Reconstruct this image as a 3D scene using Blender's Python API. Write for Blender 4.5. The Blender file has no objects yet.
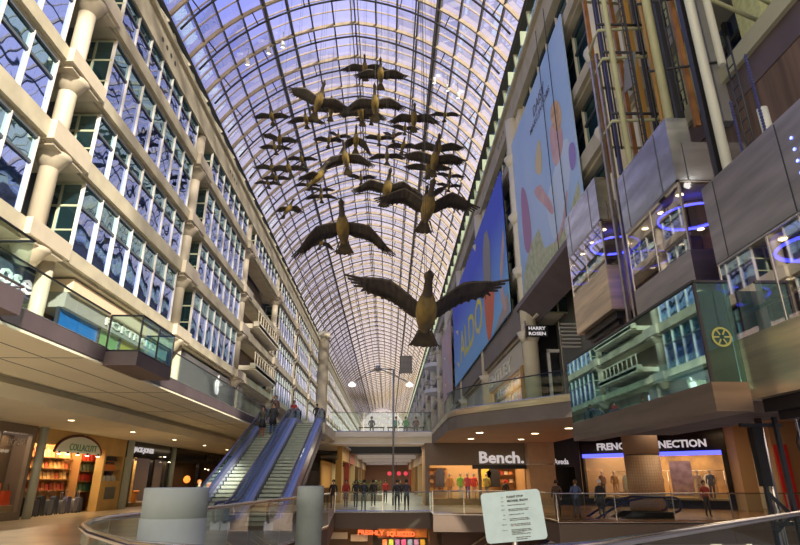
import bpy, math, random
from mathutils import Vector, Matrix, Euler
random.seed(7)
PI = math.pi
sc = bpy.context.scene
COL = sc.collection
def rad(d): return math.radians(d)

# ------------------------------------------------------------------ materials
def mat(name, col, rough=.6, metal=0., var=0., scale=3., bump=0., spec=.5, stretch=(1, 1, 1), col2=None):
    m = bpy.data.materials.new(name); m.use_nodes = True
    nt = m.node_tree; b = nt.nodes['Principled BSDF']
    b.inputs['Roughness'].default_value = rough; b.inputs['Metallic'].default_value = metal
    b.inputs['Specular IOR Level'].default_value = spec
    c = (*col, 1)
    b.inputs['Base Color'].default_value = c
    if var or bump or col2:
        tc = nt.nodes.new('ShaderNodeTexCoord'); mp = nt.nodes.new('ShaderNodeMapping')
        mp.inputs['Scale'].default_value = stretch
        n = nt.nodes.new('ShaderNodeTexNoise'); n.inputs['Scale'].default_value = scale; n.inputs['Detail'].default_value = 5
        nt.links.new(tc.outputs['Object'], mp.inputs['Vector']); nt.links.new(mp.outputs['Vector'], n.inputs['Vector'])
        r = nt.nodes.new('ShaderNodeValToRGB')
        if col2:
            a, d = c, (*col2, 1)
        else:
            a = (*[max(0, x * (1 - var)) for x in col], 1); d = (*[min(1, x * (1 + var)) for x in col], 1)
        r.color_ramp.elements[0].position = .35; r.color_ramp.elements[1].position = .65
        r.color_ramp.elements[0].color = a; r.color_ramp.elements[1].color = d
        nt.links.new(n.outputs['Fac'], r.inputs['Fac']); nt.links.new(r.outputs['Color'], b.inputs['Base Color'])
        if bump:
            bp = nt.nodes.new('ShaderNodeBump'); bp.inputs['Strength'].default_value = bump; bp.inputs['Distance'].default_value = .05
            nt.links.new(n.outputs['Fac'], bp.inputs['Height']); nt.links.new(bp.outputs['Normal'], b.inputs['Normal'])
    return m
def emit(name, col, s):
    m = mat(name, col, .5); b = m.node_tree.nodes['Principled BSDF']
    b.inputs['Emission Color'].default_value = (*col, 1); b.inputs['Emission Strength'].default_value = s
    return m
def glass(name, tint, refl=.12, rough=.02, gcol=(1, 1, 1)):
    m = bpy.data.materials.new(name); m.use_nodes = True; nt = m.node_tree
    nt.nodes.remove(nt.nodes['Principled BSDF']); out = nt.nodes['Material Output']
    t = nt.nodes.new('ShaderNodeBsdfTransparent'); t.inputs['Color'].default_value = (*tint, 1)
    g = nt.nodes.new('ShaderNodeBsdfGlossy'); g.inputs['Color'].default_value = (*gcol, 1); g.inputs['Roughness'].default_value = rough
    lw = nt.nodes.new('ShaderNodeLayerWeight'); lw.inputs['Blend'].default_value = .25
    mr = nt.nodes.new('ShaderNodeMapRange'); mr.inputs['To Min'].default_value = refl; mr.inputs['To Max'].default_value = min(.85, refl + .45)
    nt.links.new(lw.outputs['Fresnel'], mr.inputs['Value'])
    mx = nt.nodes.new('ShaderNodeMixShader')
    nt.links.new(mr.outputs['Result'], mx.inputs['Fac']); nt.links.new(t.outputs[0], mx.inputs[1]); nt.links.new(g.outputs[0], mx.inputs[2])
    nt.links.new(mx.outputs[0], out.inputs['Surface'])
    return m
def mirror_glass(name, base, gcol, fac, wav=.25, sc_=.8):
    m = bpy.data.materials.new(name); m.use_nodes = True; nt = m.node_tree
    nt.nodes.remove(nt.nodes['Principled BSDF']); out = nt.nodes['Material Output']
    d = nt.nodes.new('ShaderNodeBsdfDiffuse'); d.inputs['Color'].default_value = (*base, 1)
    g = nt.nodes.new('ShaderNodeBsdfGlossy'); g.inputs['Color'].default_value = (*gcol, 1); g.inputs['Roughness'].default_value = .02
    tc = nt.nodes.new('ShaderNodeTexCoord'); n = nt.nodes.new('ShaderNodeTexNoise'); n.inputs['Scale'].default_value = sc_; n.inputs['Detail'].default_value = 1
    bp = nt.nodes.new('ShaderNodeBump'); bp.inputs['Strength'].default_value = wav; bp.inputs['Distance'].default_value = .08
    nt.links.new(tc.outputs['Object'], n.inputs['Vector']); nt.links.new(n.outputs['Fac'], bp.inputs['Height']); nt.links.new(bp.outputs['Normal'], g.inputs['Normal'])
    mx = nt.nodes.new('ShaderNodeMixShader'); mx.inputs['Fac'].default_value = fac
    nt.links.new(d.outputs[0], mx.inputs[1]); nt.links.new(g.outputs[0], mx.inputs[2]); nt.links.new(mx.outputs[0], out.inputs['Surface'])
    return m

CREAM = mat('cream_concrete', (.44, .395, .285), .75, var=.12, scale=1.2, bump=.05)
CREAM2 = mat('pale_cream_paint', (.74, .68, .52), .6, var=.06, scale=.8)
COLM = mat('column_paint', (.52, .455, .345), .55, var=.06, scale=1.5)
MULL = mat('mullion_paint', (.66, .63, .58), .45)
DARKM = mat('dark_steel', (.045, .05, .06), .4, .3)
TRANS = mat('transom_steel', (.10, .12, .14), .4, .3)
RIBM = mat('roof_rib_paint', (.42, .34, .24), .55, var=.15, scale=2)
RIBD = mat('roof_tube_dark', (.035, .03, .03), .5, .2)
PURL = mat('roof_bar_dark', (.09, .085, .085), .5, .2)
PURLW = mat('roof_bar_pale', (.45, .42, .38), .5)
FASC = mat('fascia_brown', (.105, .08, .085), .45, var=.15, scale=1)
TAUPE = mat('fascia_taupe', (.20, .165, .135), .55, var=.1, scale=.7)
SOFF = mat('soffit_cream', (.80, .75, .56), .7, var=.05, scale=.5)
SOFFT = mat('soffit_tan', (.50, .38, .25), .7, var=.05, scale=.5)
FLOORM = mat('floor_stone', (.42, .34, .24), .28, var=.18, scale=.9, col2=None)
FLOORR = mat('floor_terracotta', (.34, .17, .085), .22, var=.2, scale=.8)
FLOORL = mat('floor_grey', (.38, .38, .36), .35, var=.1, scale=.8)
CONC = mat('smooth_concrete', (.33, .385, .38), .7, var=.10, scale=2.5, bump=.08)
STEEL = mat('stainless', (.62, .62, .63), .28, 1., var=.10, scale=1.5, stretch=(.6, .6, 6))
STEELB = mat('stainless_bluish', (.64, .68, .70), .22, 1., var=.22, scale=1.2, bump=.12, stretch=(.5, .5, 3))
STEELD = mat('stainless_dark', (.46, .43, .41), .3, 1., var=.18, scale=1.2, stretch=(.5, .5, 4))
STEELW = mat('stainless_warm', (.80, .64, .42), .32, .8, var=.22, scale=1.0, bump=.05, stretch=(.4, .4, 5))
STEELBR = mat('stainless_brown', (.22, .17, .135), .35, .7, var=.2, scale=1.0, stretch=(.4, .4, 5))
RAILM = mat('handrail_steel', (.66, .62, .58), .2, 1.)
RAILD = mat('handrail_dark', (.03, .03, .035), .35, .2)
BLACK = mat('black_panel', (.012, .012, .014), .4)
BLACKS = mat('black_gloss', (.012, .012, .016), .15)
WHITE = mat('white_paint', (.82, .82, .80), .5)
LETTER = emit('letter_white', (.80, .77, .80), .4)
LETTERD = mat('letter_dark', (.02, .02, .03), .5)
GRNLET = mat('letter_green', (.05, .22, .09), .5)
YEL = mat('letter_yellow', (.80, .72, .06), .5)
GLASSR = glass('roof_glass', (.96, .96, 1.), .03)
GLASSB = glass('balustrade_glass', (.76, .89, .86), .025)
GLASSP = glass('pod_glass', (.55, .82, .84), .16)
GLASSC = glass('shop_glass', (.93, .95, .95), .05)
GLASSE = glass('car_glass', (.62, .57, .55), .13)
GLASSX = glass('lobby_glass', (.16, .40, .42), .40, gcol=(.55, .86, .82))
OFFICE = mirror_glass('office_glass', (.012, .03, .09), (.40, .50, .88), .78, .18)
OFFICET = mirror_glass('office_glass_top', (.02, .05, .06), (.42, .62, .72), .62, .18)
GLASSX2 = glass('lobby_glass_end', (.10, .30, .34), .07, gcol=(.5, .8, .8))
PUSHG = mat('escalator_tread', (.36, .42, .36), .45, .3, var=.1, scale=4)
ESCB = mat('escalator_skirt_blue', (.42, .45, .64), .3, .75)
ESCR = mat('escalator_handrail', (.025, .03, .10), .3)
ESCG = glass('escalator_glass', (.45, .56, .68), .2, gcol=(.6, .75, .95))
SKIN = mat('skin', (.55, .33, .22), .6)
LAMP = emit('downlight_glow', (1, .82, .5), 9.)
LAMPW = emit('spot_glow', (1, .95, .88), 5.)
BLUEL = emit('blue_ring_glow', (.05, .06, 1.), 7.)
BLUES = emit('blue_strip_glow', (.08, .09, 1.), 2.2)
cm = {}
def flat(c, rough=.6):
    k = tuple(c)
    if k not in cm: cm[k] = mat('paint_%d' % len(cm), c, rough)
    return cm[k]

# ------------------------------------------------------------------ mesh builder
class MB:
    def __init__(s): s.v = []; s.f = []; s.m = []; s.sm = []
    def add(s, vs, fs, mi=0, smooth=False):
        o = len(s.v); s.v += [tuple(p) for p in vs]
        for f in fs: s.f.append([i + o for i in f]); s.m.append(mi); s.sm.append(smooth)
        return s
    def box(s, x0, x1, y0, y1, z0, z1, mi=0, M=None):
        vs = [Vector((x, y, z)) for z in (z0, z1) for y in (y0, y1) for x in (x0, x1)]
        if M: vs = [M @ p for p in vs]
        return s.add(vs, [(0, 2, 3, 1), (4, 5, 7, 6), (0, 1, 5, 4), (2, 6, 7, 3), (0, 4, 6, 2), (1, 3, 7, 5)], mi)
    def tube(s, pts, r, n=8, mi=0, cap=True, closed=False):
        pts = [Vector(p) for p in pts]; rs = r if isinstance(r, (list, tuple)) else [r] * len(pts)
        vs = []; N = len(pts); up = None
        for i, p in enumerate(pts):
            a = pts[i - 1] if i or closed else p; b = pts[(i + 1) % N] if i < N - 1 or closed else p
            t = (b - a).normalized()
            if up is None:
                up = Vector((0, 0, 1)) if abs(t.z) < .9 else Vector((0, 1, 0))
            e1 = t.cross(up)
            if e1.length < 1e-4: e1 = t.cross(Vector((1, 0, 0)))
            e1.normalize(); e2 = t.cross(e1)
            for k in range(n):
                q = 2 * PI * k / n
                vs.append(p + rs[i] * (math.cos(q) * e1 + math.sin(q) * e2))
        fs = []
        R = N if closed else N - 1
        for i in range(R):
            j = (i + 1) % N
            for k in range(n):
                l = (k + 1) % n
                fs.append((i * n + k, i * n + l, j * n + l, j * n + k))
        s.add(vs, fs, mi, n > 5)
        if cap and not closed:
            o = len(s.v) - len(vs)
            s.f += [[o + k for k in range(n)][::-1], [o + (N - 1) * n + k for k in range(n)]]; s.m += [mi, mi]; s.sm += [False, False]
        return s
    def bar(s, p0, p1, w, h, mi=0, up=(0, 0, 1)):
        p0, p1 = Vector(p0), Vector(p1); t = (p1 - p0).normalized(); u = Vector(up)
        e1 = t.cross(u)
        if e1.length < 1e-4: e1 = t.cross(Vector((0, 1, 0)))
        e1.normalize(); e2 = e1.cross(t)
        vs = [p + a * w / 2 * e1 + b * h / 2 * e2 for p in (p0, p1) for a, b in ((-1, -1), (1, -1), (1, 1), (-1, 1))]
        return s.add(vs, [(0, 1, 2, 3), (7, 6, 5, 4), (0, 4, 5, 1), (1, 5, 6, 2), (2, 6, 7, 3), (3, 7, 4, 0)], mi)
    def lathe(s, prof, c=(0, 0, 0), n=24, mi=0, M=None):
        vs = []
        for r, z in prof:
            for k in range(n):
                q = 2 * PI * k / n; p = Vector((c[0] + r * math.cos(q), c[1] + r * math.sin(q), c[2] + z))
                vs.append(M @ p if M else p)
        fs = [(i * n + k, i * n + (k + 1) % n, (i + 1) * n + (k + 1) % n, (i + 1) * n + k) for i in range(len(prof) - 1) for k in range(n)]
        s.add(vs, fs, mi, True)
        o = len(s.v) - len(vs); L = len(prof)
        s.f += [[o + k for k in range(n)][::-1], [o + (L - 1) * n + k for k in range(n)]]; s.m += [mi, mi]; s.sm += [False, False]
        return s
    def poly(s, pts, mi=0): return s.add(pts, [tuple(range(len(pts)))], mi)
    def prism(s, poly, z0, z1, mi=0, M=None):
        n = len(poly); vs = [Vector((x, y, z0)) for x, y in poly] + [Vector((x, y, z1)) for x, y in poly]
        if M: vs = [M @ p for p in vs]
        return s.add(vs, [tuple(range(n))[::-1], tuple(range(n, 2 * n))] + [(i, (i + 1) % n, n + (i + 1) % n, n + i) for i in range(n)], mi)
    def text(s, txt, size, M, depth=.01, mi=0, align='CENTER', bold=0., width=None):
        c = bpy.data.curves.new('t', 'FONT'); c.body = txt; c.size = size; c.extrude = depth; c.align_x = align; c.align_y = 'CENTER'; c.offset = bold; c.resolution_u = 2
        o = bpy.data.objects.new('t', c); COL.objects.link(o)
        me = bpy.data.meshes.new_from_object(o.evaluated_get(bpy.context.evaluated_depsgraph_get()))
        bpy.data.objects.remove(o); bpy.data.curves.remove(c)
        k = 1.
        if width and len(me.vertices):
            xs = [v.co.x for v in me.vertices]; k = width / max(1e-6, max(xs) - min(xs))
        s.add([M @ Vector((v.co.x * k, v.co.y, v.co.z)) for v in me.vertices], [tuple(p.vertices) for p in me.polygons], mi)
        bpy.data.meshes.remove(me); return s
    def build(s, name, mats, parent=None, local=False, kind=None):
        if not isinstance(mats, (list, tuple)): mats = [mats]
        me = bpy.data.meshes.new(name)
        off = Vector((0, 0, 0))
        if parent and not local:
            p = parent
            while p: off += p.location; p = p.parent
        me.from_pydata([tuple(Vector(v) - off) for v in s.v], [], s.f)
        for m in mats: me.materials.append(m)
        me.polygons.foreach_set('material_index', s.m); me.polygons.foreach_set('use_smooth', s.sm); me.update()
        o = bpy.data.objects.new(name, me); COL.objects.link(o)
        if parent: o.parent = parent
        if kind: o['kind'] = kind
        return o
def thing(name, label, cat, loc=(0, 0, 0), group=None, rot=None):
    o = bpy.data.objects.new(name, None); COL.objects.link(o); o.empty_display_size = .1
    o.location = loc
    if rot: o.rotation_euler = rot
    o['label'] = label; o['category'] = cat
    if group: o['group'] = group
    return o
def tag(o, label, cat, group=None):
    o['label'] = label; o['category'] = cat
    if group: o['group'] = group
    return o
def struct(name, mb, mats, parent=None, label=None):
    o = mb.build(name, mats, parent)
    if not parent: o['kind'] = 'structure'
    return o
def base_at(o, loc):                       # put the origin of a single-mesh thing at its base
    d = Vector(loc); o.data.transform(Matrix.Translation(-d)); o.location = d
    return o
def dup(root, delta, label=None):
    r = root.copy(); COL.objects.link(r); r.location = root.location + Vector(delta)
    if label: r['label'] = label
    for ch in list(root.children):
        c = ch.copy(); COL.objects.link(c); c.parent = r
        for g in list(ch.children):
            d = g.copy(); COL.objects.link(d); d.parent = c
    return r
def face_mat(origin, xdir, zdir=(0, 0, 1)):   # text plane: x along xdir, y up, normal = x cross y
    x = Vector(xdir).normalized(); y = Vector(zdir).normalized(); n = x.cross(y)
    M = Matrix((x, y, n)).transposed().to_4x4(); M.translation = Vector(origin); return M
def wall_sign(M, L):
    return M
SKY, SUN, EXPO = 1.4, 8, 0.3
# ------------------------------------------------------------------ vaulted glass roof
XLS, XRS, ZS, ZA = -11.5, 6.85, 23.9, 29.7
XC = (XLS + XRS) / 2; HW = (XRS - XLS) / 2; RISE = ZA - ZS
EK = 1.3                                   # the two halves of the vault meet in a slight ridge
ZC = (HW * HW + 2 * HW * EK + ZS * ZS - ZA * ZA) / (2 * (ZS - ZA)); RV = math.hypot(EK, ZA - ZC)
A0 = math.asin(EK / RV); A1 = math.asin((HW + EK) / RV)
def roof_z(x): return ZC + math.sqrt(max(0, RV * RV - (abs(x - XC) + EK) ** 2))
def ang(t): return math.copysign(A0 + abs(t) * (A1 - A0), t) if t else 0
def arc(t, r=0.):                          # t in -1..1
    a = A0 + abs(t) * (A1 - A0); s = 1 if t > 0 else -1
    return (XC + s * ((RV + r) * math.sin(a) - EK) if t else XC, ZC + (RV + r) * math.cos(a))
Y0V, Y1V = -7.0, 235.
SEG = 16
ribs = [16.3 + 3.05 * k for k in range(-7, 72)]
mb = MB()
ts = [-1 + 2 * i / SEG for i in range(SEG + 1)]
for i in range(SEG):
    (xa, za), (xb, zb) = arc(ts[i]), arc(ts[i + 1])
    mb.add([(xa, Y0V, za), (xb, Y0V, zb), (xb, Y1V, zb), (xa, Y1V, za)], [(0, 1, 2, 3)], 0)
struct('ceiling', mb, [GLASSR])
def arch(y, r0, w, h, name, m, n=28):
    mb = MB(); vs = []
    for i in range(n + 1):
        t = -1 + 2 * i / n
        for r, s in ((r0, -1), (r0, 1), (r0 + h, 1), (r0 + h, -1)):
            x, z = arc(t, r); vs.append((x, y + s * w / 2, z))
    fs = [(4 * i + k, 4 * i + (k + 1) % 4, 4 * i + 4 + (k + 1) % 4, 4 * i + 4 + k) for i in range(n) for k in range(4)]
    mb.add(vs, fs); return mb
rib0 = None
for y in ribs:
    if rib0 is None:
        mb = arch(0, -.30, .11, .24, 'r', RIBM)
        pts = [(arc(-1 + 2 * i / 28, -.75)[0], .55, arc(-1 + 2 * i / 28, -.75)[1]) for i in range(29)]
        mb.tube(pts, .06, 6, 1)
        for i in range(2, 28, 4):
            x, z = arc(-1 + 2 * i / 28, -.3); x2, z2 = arc(-1 + 2 * i / 28, -.75)
            mb.bar((x, 0, z), (x2, .55, z2), .05, .05, 1)
        rib0 = struct('ceiling_rib', mb, [RIBM, RIBD]); rib0.location.y = y
    else:
        r = rib0.copy(); COL.objects.link(r); r.location.y = y
bar0 = None
for a, b in zip(ribs[:-1], ribs[1:]):
    for f in (1 / 3, 2 / 3):
        y = a + (b - a) * f
        if bar0 is None:
            bar0 = struct('ceiling_trim', arch(0, -.09, .04, .08, 'b', PURLW), [RIBM]); bar0.location.y = y
        else:
            r = bar0.copy(); COL.objects.link(r); r.location.y = y
for i, t in enumerate(ts):
    x, z = arc(t, -.13); mb = MB()
    big = i in (4, 12)
    a = ang(t)
    mb.bar((x, Y0V, z), (x, Y1V, z), .16 if big else .085, .30 if big else .16, 0, up=(math.sin(a), 0, math.cos(a)))
    if big or i in (5, 11):
        x2, z2 = arc(t, -.55); mb.tube([(x2, Y0V, z2), (x2, Y1V, z2)], .05, 6, 0)
    if i == 8:
        for s in (-.22, .22): mb.bar((x + s, Y0V, z - .1), (x + s, Y1V, z - .1), .07, .14, 1)
    struct('ceiling_beam', mb, [PURL, PURLW])
# gable at the far end
mb = MB()
for i in range(SEG):
    (xa, za), (xb, zb) = arc(ts[i]), arc(ts[i + 1])
    mb.poly([(xa, Y1V, 5), (xb, Y1V, 5), (xb, Y1V, zb), (xa, Y1V, za)], 0)
for i in range(SEG + 1):
    xa, za = arc(ts[i]); mb.box(xa - .08, xa + .08, Y1V - .15, Y1V, 5, za, 1)
for k in range(9): mb.box(XLS, XRS, Y1V - .2, Y1V, 7 + 2.6 * k, 7.15 + 2.6 * k, 1)
mb.box(XLS, XRS, Y1V - .1, Y1V + .1, 5, 13.5, 2)
struct('window_1', mb, [glass('gable_glass', (.62, .58, .54), .05), CREAM2, mat('gable_panel', (.30, .31, .29), .7, col2=(.42, .42, .38), scale=.2)])

# ------------------------------------------------------------------ upper walls
YC = [4.1 + 12.2 * k for k in range(19)]
FL = [(9.05, 11.75), (12.5, 14.7), (15.35, 18.2), (18.95, 20.75)]     # window storeys (z0, z1)
BE = [(8.45, 9.05), (11.75, 12.5), (14.75, 15.35), (18.25, 18.95)]    # floor beams
YF = 234.
def wall_beams(X, sgn, ylo, yhi, y1=None):
    # sgn +1: left wall facing +X
    for (a, b) in BE:
        mb = MB(); xa, xb = X - sgn * 1.1, X + sgn * .18; y_ = ylo; ylo = y1 if (y1 and a < 9) else ylo
        mb.box(min(xa, xb), max(xa, xb), ylo, yhi, a + .12, b)
        xb = X + sgn * .02
        mb.box(min(xa, xb), max(xa, xb), ylo, yhi, a, a + .12); ylo = y_
        struct('beam', mb, [CREAM])
    mb = MB(); xa, xb = X - sgn * 1.0, X + sgn * .12
    mb.box(min(xa, xb), max(xa, xb), ylo, yhi, 20.75, 22.1)
    xb = X + sgn * .3
    mb.box(min(xa, xb), max(xa, xb), ylo, yhi, 22.0, 22.25)
    for k in range(int((yhi - ylo) / 12.2)):                       # rows of small round vents in the band
        for j in range(4):
            yy = ylo + 4 + k * 12.2 + j * .55
            x1 = X + sgn * .12
            n = 10; vs = [(x1 + sgn * .01, yy + .13 * math.cos(2 * PI * q / n), 21.4 + .13 * math.sin(2 * PI * q / n)) for q in range(n)]
            mb.poly(vs, 1)
    struct('beam', mb, [CREAM, BLACK])
    # sloping clerestory up to the roof springing
    mb = MB(); xt = XLS if sgn > 0 else XRS
    mb.poly([(X, ylo, 22.25), (X, yhi, 22.25), (xt, yhi, 23.75), (xt, ylo, 23.75)], 0)
    y = ylo
    while y < yhi:
        mb.bar((X + sgn * .05, y, 22.25), (xt + sgn * .05, y, 23.75), .12, .12, 1)
        mb.bar((X + sgn * .25, y + .8, 22.3), (xt + sgn * .12, y + .8, 23.2), .06, .3, 2)
        y += 3.05
    struct('window_2' if sgn > 0 else 'window_3', mb, [glass('clerestory_glass', (.5, .75, .7), .2), CREAM, CREAM2])
    mb = MB(); mb.box(xt - .18, xt + .18, Y0V, Y1V, 23.7, 24.0)
    mb.tube([(xt + sgn * .25, Y0V, 23.75), (xt + sgn * .25, Y1V, 23.75)], .08, 6)
    struct('beam', mb, [RIBD])
wall_beams(-11., 1, -7., YF)
wall_beams(6.95, -1, 12.5, YF, 27.4)
# columns with bracketed capitals
col0 = None
for yc in YC:
    if col0 is None:
        mb = MB(); mb.lathe([(.29, 8.45), (.29, 20.7)], (-11.2, 0, 0), 20); mb.lathe([(.24, 5.1), (.24, 8.45)], (-11.3, 1.15, 0), 16)
        for (a, b) in BE:
            mb.lathe([(.29, a - .5), (.5, a - .12), (.6, a)], (-11.2, 0, 0), 16)
            mb.box(-12.6, -10.62, -1.0, 1.2, a + .08, b + .02)
            mb.box(-12.6, -10.72, -.8, 1.0, a - .04, a + .08)
        col0 = struct('column', mb, [COLM]); col0.location.y = yc
    else:
        c = col0.copy(); COL.objects.link(c); c.location.y = yc
# recess walls behind the columns and behind the windows
mb = MB(); mb.box(-12.9, -12.6, -7, YF, 8.4, 20.8); struct('wall_left', mb, [mat('office_back', (.10, .10, .12), .6)])
def bay_window(z0, z1, n, L, sloped=False):
    """one storey of one bay: frame with mullions, two rows of panes and glazed returns; origin at its near lower corner, facing +X"""
    H = z1 - z0; tz = H * .66
    fr = MB(); pn = MB(); w = .026
    for i in range(n + 1):
        y = L * i / n
        fr.box(-.08, .05, y - w, y + w, 0, H, 0)
    fr.box(-.10, .02, 0, L, tz - .05, tz + .05, 1)
    fr.box(-.10, .04, 0, L, 0, .07, 1); fr.box(-.10, .04, 0, L, H - .08, H, 1)
    for y in (0, L):                          # returns
        for x in (-.75, -1.45): fr.box(x - .04, x + .04, y - .04, y + .04, 0, H, 2)
        fr.box(-1.5, 0, y - .03, y + .03, tz - .04, tz + .04, 2); fr.box(-1.5, 0, y - .03, y + .03, H - .08, H, 2); fr.box(-1.5, 0, y - .03, y + .03, 0, .07, 2)
        fr.box(-1.5, 0, y - .03, y + .03, H * .3, H * .3 + .06, 2)
    pn.poly([(-.04, 0, 0), (-.04, L, 0), (-.04, L, tz), (-.04, 0, tz)], 0)
    pn.poly([(-.04, 0, tz), (-.04, L, tz), (-.04, L, H), (-.04, 0, H)], 1)
    for y in (0, L): pn.poly([(-1.5, y, 0), (0, y, 0), (0, y, H), (-1.5, y, H)], 1)
    return fr, pn
wn = 4
GRN = mat('return_frame_green', (.42, .45, .30), .5)
for j, (z0, z1) in enumerate(FL):
    proto = None
    for k in range(-1, len(YC)):
        ya = (YC[k] + 1.75) if k >= 0 else -6.3
        if k == 3 and j < 3: continue          # open balcony bay
        if ya + 9.3 > YF: continue
        if proto is None:
            fr, pn = bay_window(z0, z1, 7, 9.3)
            o = fr.build('window_%d' % wn, [MULL, TRANS, GRN]); o['kind'] = 'structure'; o.location = (-11.0, ya, z0)
            p = pn.build('pane', [OFFICE, OFFICET], o, local=True); proto = o
        else:
            o = dup(proto, (0, ya - proto.location.y, 0)); o.name = 'window_%d' % wn
        wn += 1
# balcony bay on the left wall, far along
by0, by1 = YC[3] + 1.75, YC[4] - 1.2
mb = MB(); mb.box(-12.6, -12.4, by0 - .4, by1 + .6, 8.45, 18.3); struct('wall_left_recess', mb, [mat('recess_brown', (.30, .23, .16), .7)])
for i, (z, lab) in enumerate(((9.6, 'lower cream balcony in the open bay of the left office wall'), (12.9, 'upper cream balcony in the open bay of the left office wall'))):
    t = thing('balcony', lab, 'balcony', (-11, by0, z))
    mb = MB(); mb.box(-12.4, -10.2, by0 + .5, by1 - .5, z, z + .35); mb.box(-10.6, -10.2, by0 + .3, by1 - .3, z + .1, z + .5); mb.build('slab', CREAM2, t)
    mb = MB()
    mb.box(-10.35, -10.25, by0 + .4, by1 - .4, z + 1.3, z + 1.38)
    for q in range(10):
        y = by0 + .5 + (by1 - by0 - 1) * q / 9; mb.box(-10.33, -10.27, y - .03, y + .03, z + .5, z + 1.3)
    mb.build('railing', CREAM2, t)
# big round pier further along
mb = MB(); mb.lathe([(.95, 5.1), (.95, 22.6), (1.1, 22.6), (1.1, 23.1), (.8, 23.6)], (-10.3, 86.5, 0), 24); struct('column', mb, [COLM])

# right upper wall: windows between the piers
for j, (z0, z1) in enumerate(FL):
    proto = None
    for k in range(18):
        ya = 15.9 + 12.2 * k
        if ya + 9.3 > YF: continue
        if proto is None:
            fr, pn = bay_window(z0, z1, 6, 9.3)
            fr.v = [(-x, y, z) for x, y, z in fr.v]; pn.v = [(-x, y, z) for x, y, z in pn.v]
            o = fr.build('window_%d' % wn, [CREAM2, TRANS, GRN]); o['kind'] = 'structure'; o.location = (7.2, ya, z0)
            pn.build('pane', [OFFICET, OFFICET], o, local=True); proto = o
        else:
            o = dup(proto, (0, ya - proto.location.y, 0)); o.name = 'window_%d' % wn
        wn += 1
rc0 = None
for k in range(18):
    y = 14.4 + 12.2 * k
    if rc0 is None:
        mb = MB(); mb.box(7.0, 8.3, -1.1, 1.1, 9.05, 20.8); mb.lathe([(.38, 5.1), (.38, 20.7)], (6.85, 0, 0), 16)
        for (a, b) in BE: mb.lathe([(.38, a - .5), (.6, a)], (6.85, 0, 0), 16)
        rc0 = struct('column', mb, [CREAM2]); rc0.location.y = y
    else:
        c = rc0.copy(); COL.objects.link(c); c.location.y = y
mb = MB(); mb.box(8.4, 8.6, 12.5, YF, 5.1, 20.8); struct('wall_right', mb, [mat('right_back', (.16, .16, .14), .7)])
# right wall: grey-brown band under the banners
mb = MB(); mb.box(6.6, 7.3, 27.3, 56.5, 8.75, 10.2); struct('wall_right_band', mb, [TAUPE])
mb = MB(); mb.add([(6.4, 16.8, 9.65), (6.4, 27.0, 9.65), (7.3, 27.0, 8.9), (7.3, 16.8, 8.9), (6.4, 16.8, 9.9), (6.4, 27.0, 9.9), (7.3, 27.0, 9.9), (7.3, 16.8, 9.9)],
                  [(0, 1, 2, 3), (4, 7, 6, 5), (0, 4, 5, 1), (2, 6, 7, 3), (1, 5, 6, 2), (0, 3, 7, 4)])
struct('beam', mb, [FASC])
# ------------------------------------------------------------------ floors, galleries, soffits
VOID = [(-3.0, 34.4), (2.4, 34.4), (2.4, 32.2), (7.3, 31.6), (7.3, 26), (20, 26), (20, 15), (10.2, 12.3), (6.66, 9.7), (3.4, 6.62), (1.74, 5.05), (.9, 4.55), (0, 4.35), (-1.2, 4.6), (-2.1, 5.13), (-2.5, 5.63), (-3.0, 6.28), (-3.46, 7.03), (-3.78, 7.85), (-3.92, 8.7), (-3.75, 9.75), (-3.36, 11.2), (-3.19, 14.1), (-2.78, 17.9), (-2.3, 23.6)]
def slab_with_hole():
    mb = MB()
    def q(p, m): mb.poly([(x, y, 0) for x, y in p], m)
    q([(-24, -8), (-3.92, -8), (-3.92, 8.7), (-3.75, 9.75), (-3.36, 11.2), (-3.19, 14.1), (-2.78, 17.9), (-2.3, 23.6), (-3.0, 34.4), (-3.0, 238), (-24, 238)], 0)
    q([(-3.92, -8), (24, -8), (24, 15), (20, 15), (10.2, 12.3), (6.66, 9.7), (3.4, 6.62), (1.74, 5.05), (.9, 4.55), (0, 4.35), (-1.2, 4.6), (-2.1, 5.13), (-2.5, 5.63), (-3.0, 6.28), (-3.46, 7.03), (-3.78, 7.85), (-3.92, 8.7)], 2)
    q([(20, 15), (24, 15), (24, 26), (20, 26)], 1)
    q([(7.3, 26), (24, 26), (24, 46), (7.3, 46), (7.3, 31.6)], 1)
    q([(2.4, 32.2), (7.3, 31.6), (7.3, 46), (2.4, 46), (2.4, 34.4)], 0)
    q([(-3.0, 34.4), (2.4, 34.4), (2.4, 46), (8.4, 46), (8.4, 238), (-3.0, 238)], 2)
    return mb
struct('floor', slab_with_hole(), [FLOORM, FLOORR, FLOORL])
mb = MB(); n = len(VOID)
for i in range(n):
    a, b = VOID[i], VOID[(i + 1) % n]
    mb.poly([(a[0], a[1], -.02), (b[0], b[1], -.02), (b[0], b[1], -.85), (a[0], a[1], -.85)], 0)
    mb.poly([(a[0], a[1], 0), (b[0], b[1], 0), (b[0], b[1], -.06), (a[0], a[1], -.06)], 1)
struct('trim_1', mb, [mat('void_edge', (.13, .09, .065), .6), STEELD])
mb = MB(); mb.box(-24, 24, -8, 60, -5.2, -5.0); struct('floor_lower', mb, [mat('lower_floor', (.55, .52, .48), .4, var=.06, scale=.6)])
mb = MB(); mb.box(-24, 24, 40.5, 40.8, -5, -.9); mb.box(-24, -23.8, -8, 40, -5, -.9); mb.box(23.8, 24, -8, 40, -5, -.9); struct('wall_lower', mb, [mat('lower_wall', (.40, .33, .26), .7)])
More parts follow.
